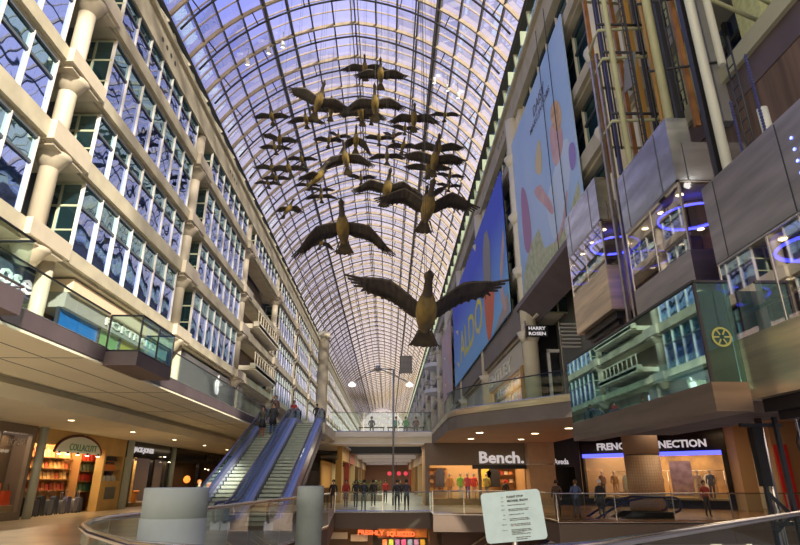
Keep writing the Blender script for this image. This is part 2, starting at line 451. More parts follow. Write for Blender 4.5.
# left gallery slab (level two)
mb = MB()
mb.box(-17.5, -7.9, -7, 238, 4.75, 5.1)
mb.box(-7.9, -4.0, 36.6, 47, 4.45, 5.1)
struct('floor_gallery_left', mb, [SOFF])
mb = MB(); mb.box(-7.95, -7.85, -7, 36.6, 4.72, 5.14); mb.box(-7.95, -7.8, 47, 238, 4.5, 5.14)
struct('trim_2', mb, [FASC])
mb = MB()
mb.box(-11.4, -7.85, -7, 36.4, 4.66, 4.75, 0)
for x in (-8.9, -10.1): mb.box(x - .012, x + .012, -7, 36.4, 4.652, 4.66, 1)
y = 2.3
while y < 36: mb.box(-11.4, -7.9, y - .012, y + .012, 4.652, 4.66, 1); y += 6.1
struct('ceiling_gallery_left', mb, [SOFF, DARKM])
mb = MB(); mb.box(-12.0, -11.4, -7, 36.4, 4.9, 5.0, 0); struct('trim_3', mb, [BLACK])
mb = MB(); mb.box(-17.6, -12.0, -7, 75, 4.12, 4.75, 0); mb.add([(-12.0, -7, 4.12), (-12.0, 75, 4.12), (-11.75, 75, 4.5), (-11.75, -7, 4.5)], [(0, 1, 2, 3)], 0)
struct('ceiling_shops_left', mb, [SOFF])
# projecting glass pod on the left gallery edge
PODY0, PODY1 = 15.45, 18.0
mb = MB(); mb.prism([(-7.9, PODY0), (-6.95, PODY0), (-6.95, PODY1), (-7.9, PODY1)], 4.66, 5.04); mb.prism([(-7.9, 7.6), (-6.95, 7.6), (-6.95, 10.3), (-7.9, 10.3)], 4.6, 5.04); struct('trim_4', mb, [FASC])
def rail(name, label, pts, z0, z1, mh, rh, mg, groups=None, posts=True, hoff=.0, panel=1.6, r=.028, mp=None):
    t = thing(name, label, 'railing', (pts[0][0], pts[0][1], z0))
    mb = MB(); mb.tube([(x, y, z1 + hoff) for x, y in pts], r, 8); mb.build('handrail', mh, t)
    pn = MB(); ps = []
    for (a, b) in zip(pts[:-1], pts[1:]):
        va, vb = Vector((*a, 0)), Vector((*b, 0)); L = (vb - va).length; k = max(1, round(L / panel))
        d = (vb - va) / k
        for i in range(k):
            p, q = va + d * i, va + d * (i + 1); e = (q - p).normalized() * .012
            p2, q2 = p + e, q - e
            pn.add([(p2.x, p2.y, z0 + .04), (q2.x, q2.y, z0 + .04), (q2.x, q2.y, z1 - .02), (p2.x, p2.y, z1 - .02)], [(0, 1, 2, 3)])
            if posts: ps.append(MB().box(p.x - .02, p.x + .02, p.y - .02, p.y + .02, z0, z1))
            pn.build('glass_panel', mg, t); pn = MB()
    mb = MB(); mb.tube([(x, y, z0 + .05) for x, y in pts], .03, 4); mb.build('base_channel', RAILM if mp is None else mp, t)
    for q in ps: q.build('post', RAILM if mp is None else mp, t)
    return t
rail('glass_railing', 'glass railing with thin dark handrail along the left upper gallery, before the glass pod', [(-7.87, -6.5), (-7.87, 7.6), (-6.97, 7.62), (-6.97, 10.25), (-7.87, 10.28), (-7.87, 15.4)], 5.1, 6.1, RAILD, 0, GLASSB, panel=2.0, posts=False)
rail('glass_railing', 'small tinted glass pod railing jutting out of the left upper gallery', [(-7.87, 15.5), (-6.97, 15.5), (-6.97, 17.95), (-7.87, 17.95)], 5.02, 6.08, RAILD, 0, GLASSP, panel=1.4, mp=RAILD)
rail('glass_railing', 'glass railing on the left upper gallery between the pod and the escalators', [(-7.87, 18.0), (-7.87, 36.4)], 5.1, 6.1, RAILD, 0, GLASSB, panel=2.0, posts=False)
rail('glass_railing', 'glass railing of the left upper gallery far beyond the bridge', [(-7.87, 47.2), (-7.87, 230)], 5.1, 6.2, RAILM, 0, GLASSB, panel=4.0, posts=False)
# bridge across level two
mb = MB(); mb.box(-4.45, 3.3, 43.9, 47.2, 4.25, 5.1, 0); mb.box(-4.45, 3.3, 43.82, 43.9, 4.75, 5.12, 1); mb.box(-4.45, 3.3, 43.75, 43.95, 4.2, 4.3, 1); struct('floor_bridge', mb, [CREAM2, mat('bridge_fascia', (.85, .82, .74), .6)])
rail('glass_railing', 'glass railing with steel top rail along the upper bridge', [(-4.45, 43.95), (3.3, 43.95)], 5.1, 6.55, RAILM, 0, GLASSB, panel=2.6)
# right gallery slab
GR = [(3.3, 47.2), (3.25, 31.6), (3.55, 30.0), (4.3, 28.7), (5.6, 27.0), (7.74, 24.2), (11.0, 20.5), (24, 19.5), (24, 47.2)]
mb = MB(); mb.poly([(x, y, 5.1) for x, y in GR]); mb.poly([(x, y, 4.85) for x, y in [(11.9, 47.2), (11.9, 20.5), (24, 19.5), (24, 47.2)]][::-1], 0)
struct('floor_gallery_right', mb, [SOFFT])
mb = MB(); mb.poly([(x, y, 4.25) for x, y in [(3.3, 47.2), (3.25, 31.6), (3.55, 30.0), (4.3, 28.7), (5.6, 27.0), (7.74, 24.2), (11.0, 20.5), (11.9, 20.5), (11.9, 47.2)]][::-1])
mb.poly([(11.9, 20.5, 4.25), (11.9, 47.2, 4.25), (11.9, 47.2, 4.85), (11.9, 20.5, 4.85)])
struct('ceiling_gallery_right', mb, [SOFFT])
mb = MB()
for a, b in zip(GR[:-2], GR[1:-1]):
    mb.poly([(a[0], a[1], 4.2), (b[0], b[1], 4.2), (b[0], b[1], 5.0), (a[0], a[1], 5.0)], 0)
    mb.poly([(a[0] - .03, a[1] - .03, 4.86), (b[0] - .03, b[1] - .03, 4.86), (b[0] - .03, b[1] - .03, 5.16), (a[0] - .03, a[1] - .03, 5.16)], 1)
struct('trim_5', mb, [TAUPE, STEELW])
rail('glass_railing', 'curved glass railing with thin dark handrail on the right upper gallery', GR[1:7], 5.12, 6.2, RAILD, 0, GLASSB, panel=2.4, posts=False)
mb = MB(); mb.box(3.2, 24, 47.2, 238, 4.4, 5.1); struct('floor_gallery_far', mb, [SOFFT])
# further bridges and ground-floor corridor beyond
br0 = None
for i, y in enumerate((57, 70, 84, 100)):
    mb = MB(); mb.box(-8, 3.3, y, y + 3, 4.75, 5.1, 0); mb.box(-8, 3.3, y - .1, y + 3, 4.1, 4.75, 1 if i == 0 else 0)
    struct('beam', mb, [mat('bridge_pale', (.85, .82, .74), .6), BLACK])
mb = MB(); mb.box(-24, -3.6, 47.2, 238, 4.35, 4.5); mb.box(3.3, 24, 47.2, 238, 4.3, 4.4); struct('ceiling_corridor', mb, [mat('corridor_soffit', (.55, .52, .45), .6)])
mb = MB(); mb.box(-24, 24, 237, 237.3, -1, 5.1); mb.box(-24.2, -24, 20, 237, 0, 5.1); mb.box(24, 24.2, 20, 237, 0, 5.1); struct('wall_far', mb, [mat('end_wall', (.35, .30, .24), .7)])
mb = MB(); mb.box(5.9, 60, -9.2, -9, 0, 18); mb.box(23.9, 24.1, -9, 20, 0, 10); struct('wall_sun_block', mb, [mat('sun_block_wall', (.45, .42, .36), .7)])  # unseen walls added to keep the sun off the right side and floor

# ------------------------------------------------------------------ escalators
def escalator(name, label, x0, y0, z0, rise, run, width, group=None, rot=0., mg=None, ms=None):
    """rises along local +Y from (0,0,0): two balustrades with glass, skirts, looping handrails, and a bed of steps"""
    t = thing(name, label, 'escalator', (x0, y0, z0), group, (0, 0, rot))
    L = math.hypot(rise, run); sl = rise / run; W = width / 2
    flat0, flat1 = 1.9, 1.9
    def zp(y): return 0 if y < 0 else (rise if y > run else sl * y)
    mb = MB(); d = .40; y = -flat0                                      # steps
    ys = []
    while y < run + flat1:
        ys.append(y); y += d
    for y in ys:
        z = zp(y + d / 2)
        z = round(z / (sl * d)) * sl * d if 0 < y < run else zp(y)
        mb.box(-W * .60, W * .60, y, y + d, z - .35, z, 0)
        mb.box(-W * .60, W * .60, y, y + .04, z - .04, z + .004, 1)
    mb.build('step_band', [PUSHG, mat('step_nosing', (.12, .14, .13), .5)], t, local=True)
    for s in (-1, 1):
        xi = s * W * .64; xo = s * W
        prof = [(-flat0, 0), (0, 0), (run, rise), (run + flat1, rise)]
        sk = MB()
        for (a, b) in zip(prof[:-1], prof[1:]):
            xa, xb = min(xi, xo), max(xi, xo)
            vs = [(x, p[0], p[1] + q) for p in (a, b) for q in (-.5, .28) for x in (xa, xb)]
            sk.add(vs, [(0, 1, 3, 2), (4, 6, 7, 5), (0, 2, 6, 4), (1, 5, 7, 3), (2, 3, 7, 6), (0, 4, 5, 1)], 0)
        sk.build('skirt_panel', ms or ESCB, t, local=True)
        xm = s * W * .84
        gl = MB(); c = .85
        gp = [(-flat0 + .1, .28), (-flat0 + .1, .28 + c)]
        for (a, b) in zip(prof[:-1], prof[1:]):
            gl.poly([(xm, a[0], a[1] + .28), (xm, b[0], b[1] + .28), (xm, b[0], b[1] + c), (xm, a[0], a[1] + c)])
        gl.build('balustrade_glass', mg or ESCG, t, local=True)
        hr = MB(); pts = []
        h = .93; rr = .33
        for k in range(9):                                             # lower newel loop
            a = -PI / 2 - PI * k / 8
            pts.append((xm, -flat0 - .1 + rr * math.cos(a), h - rr + rr * math.sin(a)))
        pts = pts[:1] + pts[1:]
        pts += [(xm, -.5, h), (xm, .3, h + sl * .3 + .02)] + [(xm, run * q, rise * q + h) for q in (.3, .6, .95)] + [(xm, run + .6, rise + h)]
        for k in range(9):
            a = PI / 2 - PI * k / 8
            pts.append((xm, run + flat1 + .1 + rr * math.cos(a), rise + h - rr + rr * math.sin(a)))
        hr.tube(pts, .055, 8); hr.build('handrail', ESCR, t, local=True)
    # underside truss cladding
    tr = MB(); Wt = W
    prof = [(-flat0, 0), (0, 0), (run, rise), (run + flat1, rise)]
    for (a, b) in zip(prof[:-1], prof[1:]):
        vs = [(x, p[0], p[1] + q) for p in (a, b) for q in ((-1.0 if a[1] or b[1] else -.36), -.36) for x in (-Wt, Wt)]
        tr.add(vs, [(0, 1, 3, 2), (4, 6, 7, 5), (0, 2, 6, 4), (1, 5, 7, 3), (2, 3, 7, 6), (0, 4, 5, 1)], 0)
    tr.build('truss_cladding', mat('truss_grey', (.30, .28, .28), .5), t, local=True)
    return t
escalator('escalator', 'right-hand blue glass escalator rising empty to the upper gallery', -5.1, 24.2, 0, 5.1, 12.2, 1.9)
escalator('escalator', 'blue glass escalator beside the left shops, carrying people', -7.03, 24.2, 0, 5.1, 12.2, 1.9)
escalator('escalator', 'dark escalator going down behind the far right glass railing, in front of black shop', 13.2, 29.6, -4.2, 4.2, 8.0, 1.7, rot=-PI / 2 + .0, mg=GLASSC, ms=BLACK).location = (3.6, 29.2, -4.2)

# near guard rail round the opening, with the sign
NR = [(-2.3, 23.6), (-2.78, 17.9), (-3.19, 14.1), (-3.36, 11.2), (-3.75, 9.75), (-3.92, 8.7), (-3.78, 7.85), (-3.46, 7.03), (-3.0, 6.28), (-2.5, 5.63), (-2.1, 5.13), (-1.2, 4.6), (0, 4.35), (.9, 4.55), (1.74, 5.05), (3.4, 6.62), (6.66, 9.7), (10.2, 12.3), (20, 15)]
arcp = []
rail('glass_railing', 'curved glass guard railing with steel handrail around the near floor opening', NR + arcp, 0, 1.2, RAILM, 0, GLASSB, panel=1.25, posts=False, r=.04)
rail('glass_railing', 'far glass guard railing in front of the clad round pillar and clothing shops', [(7.3, 31.6), (7.3, 26.05), (20, 26.05)], 0, 1.15, RAILM, 0, GLASSB, panel=2.4)
rail('glass_railing', 'glass guard railing in front of the shop with brightly dressed mannequins', [(2.4, 32.25), (7.3, 31.65)], 0, 1.15, RAILM, 0, GLASSB, panel=1.6)
rail('glass_railing', 'glass guard railing at the edge of the lower central walkway under the bridge', [(-3.0, 34.45), (2.4, 34.45), (2.4, 32.25)], 0, 1.05, RAILM, 0, GLASSB, panel=2.7)
# concrete cylinders
o = MB().lathe([(.325, -5), (.325, 1.33), (.312, 1.335), (.312, 1.345), (.32, 1.35), (.32, 1.615), (.312, 1.625)], (-2.2, 6.32, 0), 40).build('concrete_bollard', CONC)
tag(base_at(o, (-2.2, 6.32, -5)), 'wide pale grey concrete cylinder behind the curved guard railing, seam around its middle', 'bollard')
o = MB().lathe([(.32, -5), (.32, 1.1), (.335, 1.11), (.335, 1.54), (.32, 1.56)], (-1.95, 15.2, 0), 32).build('concrete_bollard', CONC)
tag(base_at(o, (-1.95, 15.2, -5)), 'narrow pale grey concrete cylinder at the foot of the right-hand escalator', 'bollard')
# sign plate about the birds
PC = Vector((.892, 4.31, 1.462))
t = thing('information_sign', 'pale rounded steel sign plate with dark text about the sculpture, on the near railing', 'sign', (.892, 4.31, 0))
xx = Vector((.42, -.03, .035)).normalized(); yy = Vector((-.025, .05, .325)); yy = (yy - xx * yy.dot(xx)).normalized(); nrm = xx.cross(yy)
MP = Matrix((xx, yy, nrm)).transposed().to_4x4(); MP.translation = PC
w2, h2, rc = .213, .165, .028
pl = []
for cx, cy, a0 in ((w2 - rc, h2 - rc, 0), (-w2 + rc, h2 - rc, 90), (-w2 + rc, -h2 + rc, 180), (w2 - rc, -h2 + rc, 270)):
    for k in range(6): a = rad(a0 + 18 * k); pl.append((cx + rc * math.cos(a), cy + rc * math.sin(a)))
mb = MB(); mb.prism(pl, -.012, 0, 0, MP); mb.build('plate', mat('sign_plate', (.50, .67, .67), .4, .1, var=.05, scale=14), t)
mb = MB()
rows = [('title', 'FLIGHT STOP', .020, 0), ('artist', 'MICHAEL SNOW', .020, 0), ('media', 'fibreglass forms with photographs', .0092, 1), ('subject', 'sixty Canada geese landing in formation', .0092, 2), ('date', 'installed in the galleria, 1979', .0092, 1), ('donor', 'commissioned for the Eaton Centre', .0092, 2), ('collection', 'the owners of the centre and the city', .0092, 2), ('artist note', 'the flock descends beneath the vault', .0092, 4)]
yv = .125
for a, b, s, k in rows:
    mb.text(a, .0092, MP @ Matrix.Translation((-.055, yv, .0015)), .0006, 0, 'RIGHT')
    mb.text(b, s, MP @ Matrix.Translation((-.03, yv, .0015)), .0006, 0, 'LEFT', bold=.0008 if s > .015 else .0003)
    for q in range(1, max(1, k)):
        mb.text(('as they come to rest over the floor', 'with wings spread wide above visitors', 'and lit by the glass roof')[q % 3], .0092, MP @ Matrix.Translation((-.03, yv - .0095 * q, .0015)), .0006, 0, 'LEFT', bold=.0003)
    yv -= .027 + .0085 * max(0, k - 1)
mb.text('hung by wire from the ribs', .0092, MP @ Matrix.Translation((-.005, yv + .002, .0015)), .0006, 0, 'LEFT', bold=.0003)
mb.text('of the vaulted ceiling', .0092, MP @ Matrix.Translation((-.005, yv - .0095, .0015)), .0006, 0, 'LEFT', bold=.0003)
mb.build('lettering', LETTERD, t)
mb = MB(); q = MP @ Vector((0, -.05, -.012)); mb.tube([q, (q.x + .01, q.y + .08, 1.18), (q.x + .02, q.y + .1, .02)], .02, 8); mb.box(q.x - .07, q.x + .11, q.y + .03, q.y + .17, 0, .03); mb.build('stand', RAILM, t)
# ------------------------------------------------------------------ left ground-floor shops (front line X = -17)
XF = -17.0
BEFORE = set(bpy.data.objects)
def area(name, loc, size, power, col=(1, .8, .55), rot=(0, 0, 0), sy=None):
    l = bpy.data.lights.new(name, 'AREA'); l.energy = power; l.color = col; l.size = size
    if sy: l.shape = 'RECTANGLE'; l.size_y = sy
    o = bpy.data.objects.new(name, l); COL.objects.link(o); o.location = loc; o.rotation_euler = rot; return o
mb = MB()
mb.box(-21.2, -21, -7, 75, 0, 4.1, 0)
for y in (14.0, 29.6, 39.6, 47.4, 66): mb.box(-21, -17, y - .08, y + .08, 0, 4.1, 0)
struct('wall_left_shops', mb, [mat('shop_back_dark', (.14, .10, .075), .7)])
mb = MB()
for y in (29.9, 47.6): mb.lathe([(.2, 0), (.2, 4.12)], (-16.8, y, 0), 16)
mb.box(-17.05, -16.6, 39.5, 39.9, 0, 4.12)
struct('wall_left_piers', mb, [mat('pier_grey_green', (.42, .45, .38), .6)])
# shop A: display window with orange bags
t = thing('shop_front', 'brown framed display window shop at the left end of the ground floor', 'shop front', (XF, 22, 0))
mb = MB(); mb.box(-17.1, -16.85, 14, 29.45, 3.75, 4.12); mb.box(-17.1, -16.85, 14, 29.45, 0, .35); mb.box(-17.08, -16.88, 29.2, 29.45, .35, 3.75); mb.box(-17.08, -16.88, 26.9, 27.0, .35, 3.75); mb.build('window_frame', mat('shop_frame_brown', (.20, .155, .115), .5), t)
mb = MB(); mb.poly([(-17, 14, .35), (-17, 29.2, .35), (-17, 29.2, 3.75), (-17, 14, 3.75)]); mb.build('glass_pane', GLASSC, t)
mb = MB(); mb.box(-17.9, -17.1, 14, 29.45, .3, .62); mb.build('display_plinth', mat('plinth', (.45, .32, .16), .5), t)
mb = MB(); mb.box(-17.95, -17.9, 26.6, 29.45, .6, 3.7, 0); mb.box(-17.95, -17.9, 22, 26.2, .6, 3.7, 1); mb.build('display_backdrop', [mat('backdrop_brown', (.13, .09, .06), .6), flat((.03, .06, .18))], t)
mb = MB(); mb.text('BOGGS', .42, face_mat((-16.98, 28.3, 3.3), (0, 1, 0)), .004); mb.build('lettering', mat('faint_letter', (.34, .28, .22), .5), t)
def handbag(x, y, z, w, h, c, label, group=None):
    t = thing('handbag', label, 'bag', (x, y, z), group)
    mb = MB(); mb.add([(x - .12, y - w / 2, z), (x + .12, y - w / 2, z), (x + .12, y + w / 2, z), (x - .12, y + w / 2, z), (x - .07, y - w * .42, z + h), (x + .07, y - w * .42, z + h), (x + .07, y + w * .42, z + h), (x - .07, y + w * .42, z + h)],
                      [(3, 2, 1, 0), (4, 5, 6, 7), (0, 1, 5, 4), (1, 2, 6, 5), (2, 3, 7, 6), (3, 0, 4, 7)])
    mb.build('bag_body', flat(c), t)
    mb = MB(); mb.tube([(x, y - w * .25, z + h)] + [(x, y - w * .25 * math.cos(PI * k / 6), z + h + h * .45 * math.sin(PI * k / 6)) for k in range(1, 6)] + [(x, y + w * .25, z + h)], .018, 5); mb.build('handle', flat((.1, .05, .03)), t)
    return t
handbag(-17.4, 28.05, .62, .8, .95, (.85, .24, .03), 'larger bright orange bag in the leftmost display window')
handbag(-17.4, 28.95, .62, .55, .62, (.85, .10, .03), 'smaller orange-red bag beside the larger one in the display window')
mb = MB(); mb.box(-17.7, -17.65, 27.6, 27.9, .62, 3.05); o = mb.build('poster', flat((.55, .22, .05))); tag(base_at(o, (-17.67, 27.75, .62)), 'narrow glowing orange upright panel in the leftmost display window', 'poster')
# shop B: luggage shop with the arched sign
t = thing('shop_front', 'tan luggage shop front with an arched white sign and open entrance', 'shop front', (XF, 33, 0))
mb = MB(); TAN = mat('luggage_tan', (.52, .33, .11), .55, var=.08, scale=1)
mb.box(-17.3, -16.9, 30.1, 39.5, 3.4, 4.12, 0); mb.box(-17.4, -16.9, 36.7, 39.5, 0, 1.65, 0); mb.box(-17.4, -16.9, 36.7, 36.9, 1.65, 3.4, 0); mb.box(-17.4, -16.9, 39.2, 39.5, 1.65, 3.4, 0); mb.box(-17.4, -16.9, 36.9, 39.2, 3.1, 3.4, 0)
mb.build('facade', [TAN], t)
mb = MB(); mb.box(-16.92, -16.86, 37.4, 38.7, .62, 1.3); mb.build('vent_panel', mat('vent_grey', (.14, .14, .12), .5), t)
cy, a1, hh = 33.6, 2.35, .86
pa = [(cy + a1 * math.cos(PI * k / 16), 3.05 + hh * math.sin(PI * k / 16)) for k in range(17)]
mb = MB(); mb.add([(-16.82, y, z) for y, z in pa] + [(-16.95, y, z) for y, z in pa], [tuple(range(17))] + [(k, k + 1, 18 + k, 17 + k) for k in range(16)])
mb.build('sign_panel', mat('arch_sign', (.62, .66, .58), .5), t)
mb = MB(); mb.tube([(-16.85, cy + (a1 + .08) * math.cos(PI * k / 16), 3.03 + (hh + .07) * math.sin(PI * k / 16)) for k in range(17)], .075, 6); mb.build('sign_border', flat((.10, .02, .015)), t)
mb = MB(); mb.text('COLLACUTT', .5, face_mat((-16.8, 33.9, 3.33), (0, 1, 0)), .01, width=2.9); mb.build('lettering', GRNLET, t)
mb = MB()
for z in (1.2, 1.75, 2.3, 2.85): mb.box(-18.5, -18.0, 29.7, 35.3, z - .05, z)
mb.box(-18.56, -18.5, 29.7, 38.8, 0, 4.0)
for z in (1.1, 1.65, 2.2, 2.75): mb.box(-18.1, -17.6, 35.5, 37.7, z - .05, z)
mb.box(-18.16, -18.1, 35.4, 37.8, 0, 3.2); mb.box(-18.1, -17.6, 35.4, 35.5, 0, 3.2); mb.box(-18.1, -17.6, 37.7, 37.8, 0, 3.2)
for z in (2.25, 2.8): mb.box(-17.4, -16.95, 36.9, 39.2, z - .03, z)
mb.build('shelving', mat('shelf_wood', (.33, .16, .05), .5), t)
mb = MB(); mb.box(-21, -17.3, 29.5, 38.9, 3.9, 3.95); mb.build('shop_ceiling', flat((.6, .5, .35)), t)
area('luggage_shop_light', (-17.7, 33.4, 3.85), .9, 260, (1, .72, .40), sy=5.0)
area('display_window_light', (-17.45, 26, 3.7), .6, 75, (1, .72, .42), sy=6.0)
def spot(x, y, z, label, grp):
    t = thing('spotlight', label, 'spotlight', (x, y, z), grp)
    MB().lathe([(.05, 0), (.07, -.12)], (x, y, z), 10).build('housing', BLACK, t)
    MB().lathe([(.001, -.115), (.085, -.12), (.085, -.15), (.001, -.155)], (x, y, z), 10).build('lamp', LAMP, t)
for i, y in enumerate((31.2, 32.0, 33.0, 34.0, 35.2)): spot(-16.6, y, 3.08, 'one of a row of tiny glowing spotlights under the arched luggage shop sign', 'spotlights under the arched sign')
bagc = [(.75, .42, .12), (.65, .32, .10), (.80, .55, .25), (.55, .12, .05), (.70, .45, .2), (.35, .12, .05)]
mats_b = [flat(c) for c in bagc]
def sbag(x, y, z, w, h, m, group, label):
    mb = MB(); mb.add([(x - .13, y - w / 2, z), (x + .13, y - w / 2, z), (x + .13, y + w / 2, z), (x - .13, y + w / 2, z), (x - .06, y - w * .4, z + h), (x + .06, y - w * .4, z + h), (x + .06, y + w * .4, z + h), (x - .06, y + w * .4, z + h)],
                      [(3, 2, 1, 0), (4, 5, 6, 7), (0, 1, 5, 4), (1, 2, 6, 5), (2, 3, 7, 6), (3, 0, 4, 7)])
    mb.tube([(x, y - w * .2, z + h), (x, y, z + h * 1.25), (x, y + w * .2, z + h)], .014, 4)
    o = mb.build('handbag', m); tag(base_at(o, (x, y, z)), label, 'bag', group); return o
for r, z in enumerate((1.2, 1.75, 2.3, 2.85)):
    lv = ('lowest', 'second lowest', 'second highest', 'top')[r]
    for k in range(14):
        red = r == 0
        m = flat(((.5, .07, .04), (.35, .05, .03), (.55, .15, .05))[k % 3]) if red else mats_b[(k * 2 + r) % 5]
        sbag(-18.22, 29.9 + .39 * k, z + .002, .32, .30 + .08 * ((k * 7 + r) % 3) / 2, m, 'handbags on the %s long shelf of the luggage shop' % lv, 'small bag in the row on the %s long back shelf of the luggage shop' % lv)
for r, z in enumerate((1.1, 1.65, 2.2, 2.75)):
    lv = ('lowest', 'second lowest', 'second highest', 'top')[r]
    for k in range(5):
        m = flat(((.08, .2, .12), (.6, .05, .03), (.25, .32, .2), (.70, .06, .03))[r])
        sbag(-17.82, 35.75 + .42 * k, z + .002, .3, .36, m, 'bags on the %s shelf of the narrow case' % lv, 'bag in the row on the %s shelf of the narrow luggage shop case' % lv)
sbag(-17.2, 38.05, 2.802, 1.5, .22, flat((.02, .02, .02)), None, 'black bag on the top shelf of the tan display niche')
sbag(-17.2, 38.05, 2.252, 1.5, .35, flat((.65, .2, .04)), None, 'orange bag on the middle shelf of the tan display niche')
for k in range(3): sbag(-17.2, 37.35 + .7 * k, 1.652, .6, .3, flat((.5, .5, .46)), 'pale bags in the tan display niche', 'pale small bag on the bottom shelf of the tan display niche')
casec = [(.03, .04, .07), (.05, .06, .10), (.03, .04, .06), (.12, .14, .19), (.04, .05, .09), (.16, .17, .21), (.10, .10, .20), (.22, .22, .26), (.06, .08, .15)]
clab = ['black', 'dark navy', 'near-black', 'slate grey', 'dark blue-black', 'mid grey', 'violet-navy', 'light grey', 'blue']
for k in range(9):
    y = 30.7 + .62 * k; h = (.9, .8, .95, .75, .9, .7, .85, .72, .78)[k]; x = -17.45 + .08 * (k % 2)
    t = thing('suitcase', '%s upright suitcase, %s from the grey pillar in the luggage shop row' % (clab[k], ('first', 'second', 'third', 'fourth', 'fifth', 'sixth', 'seventh', 'eighth', 'ninth')[k]), 'suitcase', (x, y, 0), 'suitcases outside the luggage shop')
    mb = MB(); w = .42; b = .05
    mb.prism([(y - w / 2 + b, .06), (y + w / 2 - b, .06), (y + w / 2, .12), (y + w / 2, h - .06), (y + w / 2 - b, h), (y - w / 2 + b, h), (y - w / 2, h - .06), (y - w / 2, .12)], -.13, .13, 0, Matrix(((0, 0, 1, x), (1, 0, 0, 0), (0, 1, 0, 0), (0, 0, 0, 1))))
    for z in (.3, .5, .65): mb.box(x + .13, x + .14, y - w / 2 + .04, y + w / 2 - .04, z, z + .015)
    mb.build('shell', flat(casec[k], .35), t)
    mb = MB()
    for s in (-.1, .1): mb.tube([(x - .08, y + s, h), (x - .08, y + s, h + .38)], .012, 5)
    mb.tube([(x - .08, y - .12, h + .38), (x - .08, y + .12, h + .38)], .016, 5); mb.build('pull_handle', RAILM, t)
    for sy in (-.15, .15):
        for sx in (-.08, .08): MB().tube([(x + sx, y + sy - .02, .035), (x + sx, y + sy + .02, .035)], .035, 8).build('wheel', BLACK, t)
# shop C: dark jeans shop
t = thing('shop_front', 'dark shop front with small white lit lettering and timber door, right of the luggage shop', 'shop front', (XF, 43, 0))
mb = MB(); mb.box(-17.2, -16.85, 39.4, 47.3, 3.1, 4.12); mb.box(-17.2, -16.9, 39.4, 40.0, 0, 3.1); mb.box(-17.2, -16.9, 46.7, 47.3, 0, 3.1); mb.box(-17.15, -16.9, 44.1, 44.4, 0, 3.1); mb.build('facade', BLACKS, t)
mb = MB(); mb.text('JACK·JONES', .42, face_mat((-16.8, 42.0, 3.6), (0, 1, 0)), .02, bold=.015, width=3.3); mb.build('lettering', LETTER, t)
mb = MB(); mb.box(-17.6, -17.5, 40.9, 42.3, 0, 3.1); mb.build('door', mat('door_timber', (.12, .065, .03), .5, var=.3, scale=3, stretch=(1, 6, .5)), t)
mb = MB(); mb.poly([(-17.02, 44.4, .2), (-17.02, 46.7, .2), (-17.02, 46.7, 3.1), (-17.02, 44.4, 3.1)]); mb.build('glass_pane', GLASSC, t)
mb = MB(); mb.box(-18.2, -18.1, 42.3, 44.1, .3, 3.0); mb.build('display_panel', mat('display_straw', (.55, .36, .12), .6, var=.25, scale=4), t)
mb = MB(); mb.box(-19, -17.1, 42.3, 46.7, 0, .25); mb.build('display_plinth', flat((.3, .2, .1)), t)
area('jeans_shop_light', (-17.9, 43.6, 3.05), 1.2, 90, (1, .70, .38), sy=4)
for i, y in enumerate((45.6, 46.6)): spot(-16.7, y, 3.45 - .35 * i, ('upper' if i == 0 else 'lower') + ' tiny white spotlight on the dark shop front beside the pillar', None)
mb = MB(); mb.prism([(-.5, -.05), (.5, -.05), (.45, .06), (-.45, .06)], 0, .12, 0, Matrix.Translation((-17.4, 43.0, .9)) @ Matrix.Rotation(rad(90), 4, 'Z') @ Matrix.Rotation(rad(35), 4, 'X'))
mb.box(-17.6, -17.3, 42.9, 43.1, .25, .95); o = mb.build('display_stand', flat((.75, .28, .04))); tag(base_at(o, (-17.4, 43, .25)), 'tilted orange display stand in the dark shop entrance', 'stand')
# shop D: with orange lamps
t = thing('shop_front', 'dark shop front with dim lettering and orange lamps, left of the escalators', 'shop front', (XF, 57, 0))
mb = MB(); mb.box(-17.2, -16.85, 48, 66, 3.1, 4.12); mb.box(-17.15, -16.9, 54.5, 54.75, 0, 3.1); mb.box(-17.15, -16.9, 60.5, 60.75, 0, 3.1); mb.build('facade', BLACKS, t)
mb = MB(); mb.text('SCOTCH & SODA', .8, face_mat((-16.8, 60.8, 3.6), (0, 1, 0)), .02, width=9.5); mb.build('lettering', mat('dim_letter', (.20, .17, .13), .5), t)
mb = MB(); mb.poly([(-17.02, 48, .1), (-17.02, 66, .1), (-17.02, 66, 3.1), (-17.02, 48, 3.1)]); mb.build('glass_pane', GLASSC, t)
mb = MB(); mb.box(-19.5, -19.4, 48.2, 53.5, .2, 3.0, 0); mb.box(-20.3, -20.2, 53.5, 66, .2, 3.0, 1); mb.build('display_backdrop', [flat((.04, .05, .16)), flat((.09, .05, .03))], t)
area('far_shop_light', (-18.2, 56, 3.0), 1.5, 90, (1, .62, .32), sy=12)
for y, z, s, lab in ((55.0, 1.75, .32, 'larger orange globe lamp in the dark shop left of the escalators'), (62.0, 1.2, .3, 'orange globe lamp beside the escalator foot inside the dark shop'), (52.8, .6, .22, 'small red lamp low in the dark shop window')):
    t2 = thing('globe_lamp', lab, 'lamp', (-18, y, .1))
    MB().lathe([(.14, .1), (.14, .14), (.02, .16), (.02, z - s)], (-18, y, 0), 10).build('stand', DARKM, t2)
    MB().lathe([(s * .3 * 0 + .02, -s), (s * .7, -s * .7), (s, 0), (s * .7, s * .7), (.02, s)], (-18, y, z), 12).build('globe', emit('globe_orange', (1, .28, .04), 1.6) if s > .25 else emit('globe_red', (1, .08, .02), 1.2), t2)
for i, (y, z) in enumerate(((58.0, 2.8), (59.0, 2.75), (63, 2.7))): spot(-17.4, y, z, 'one of three white spots glowing along the ceiling of the dark shop', 'spots in the dark shop')
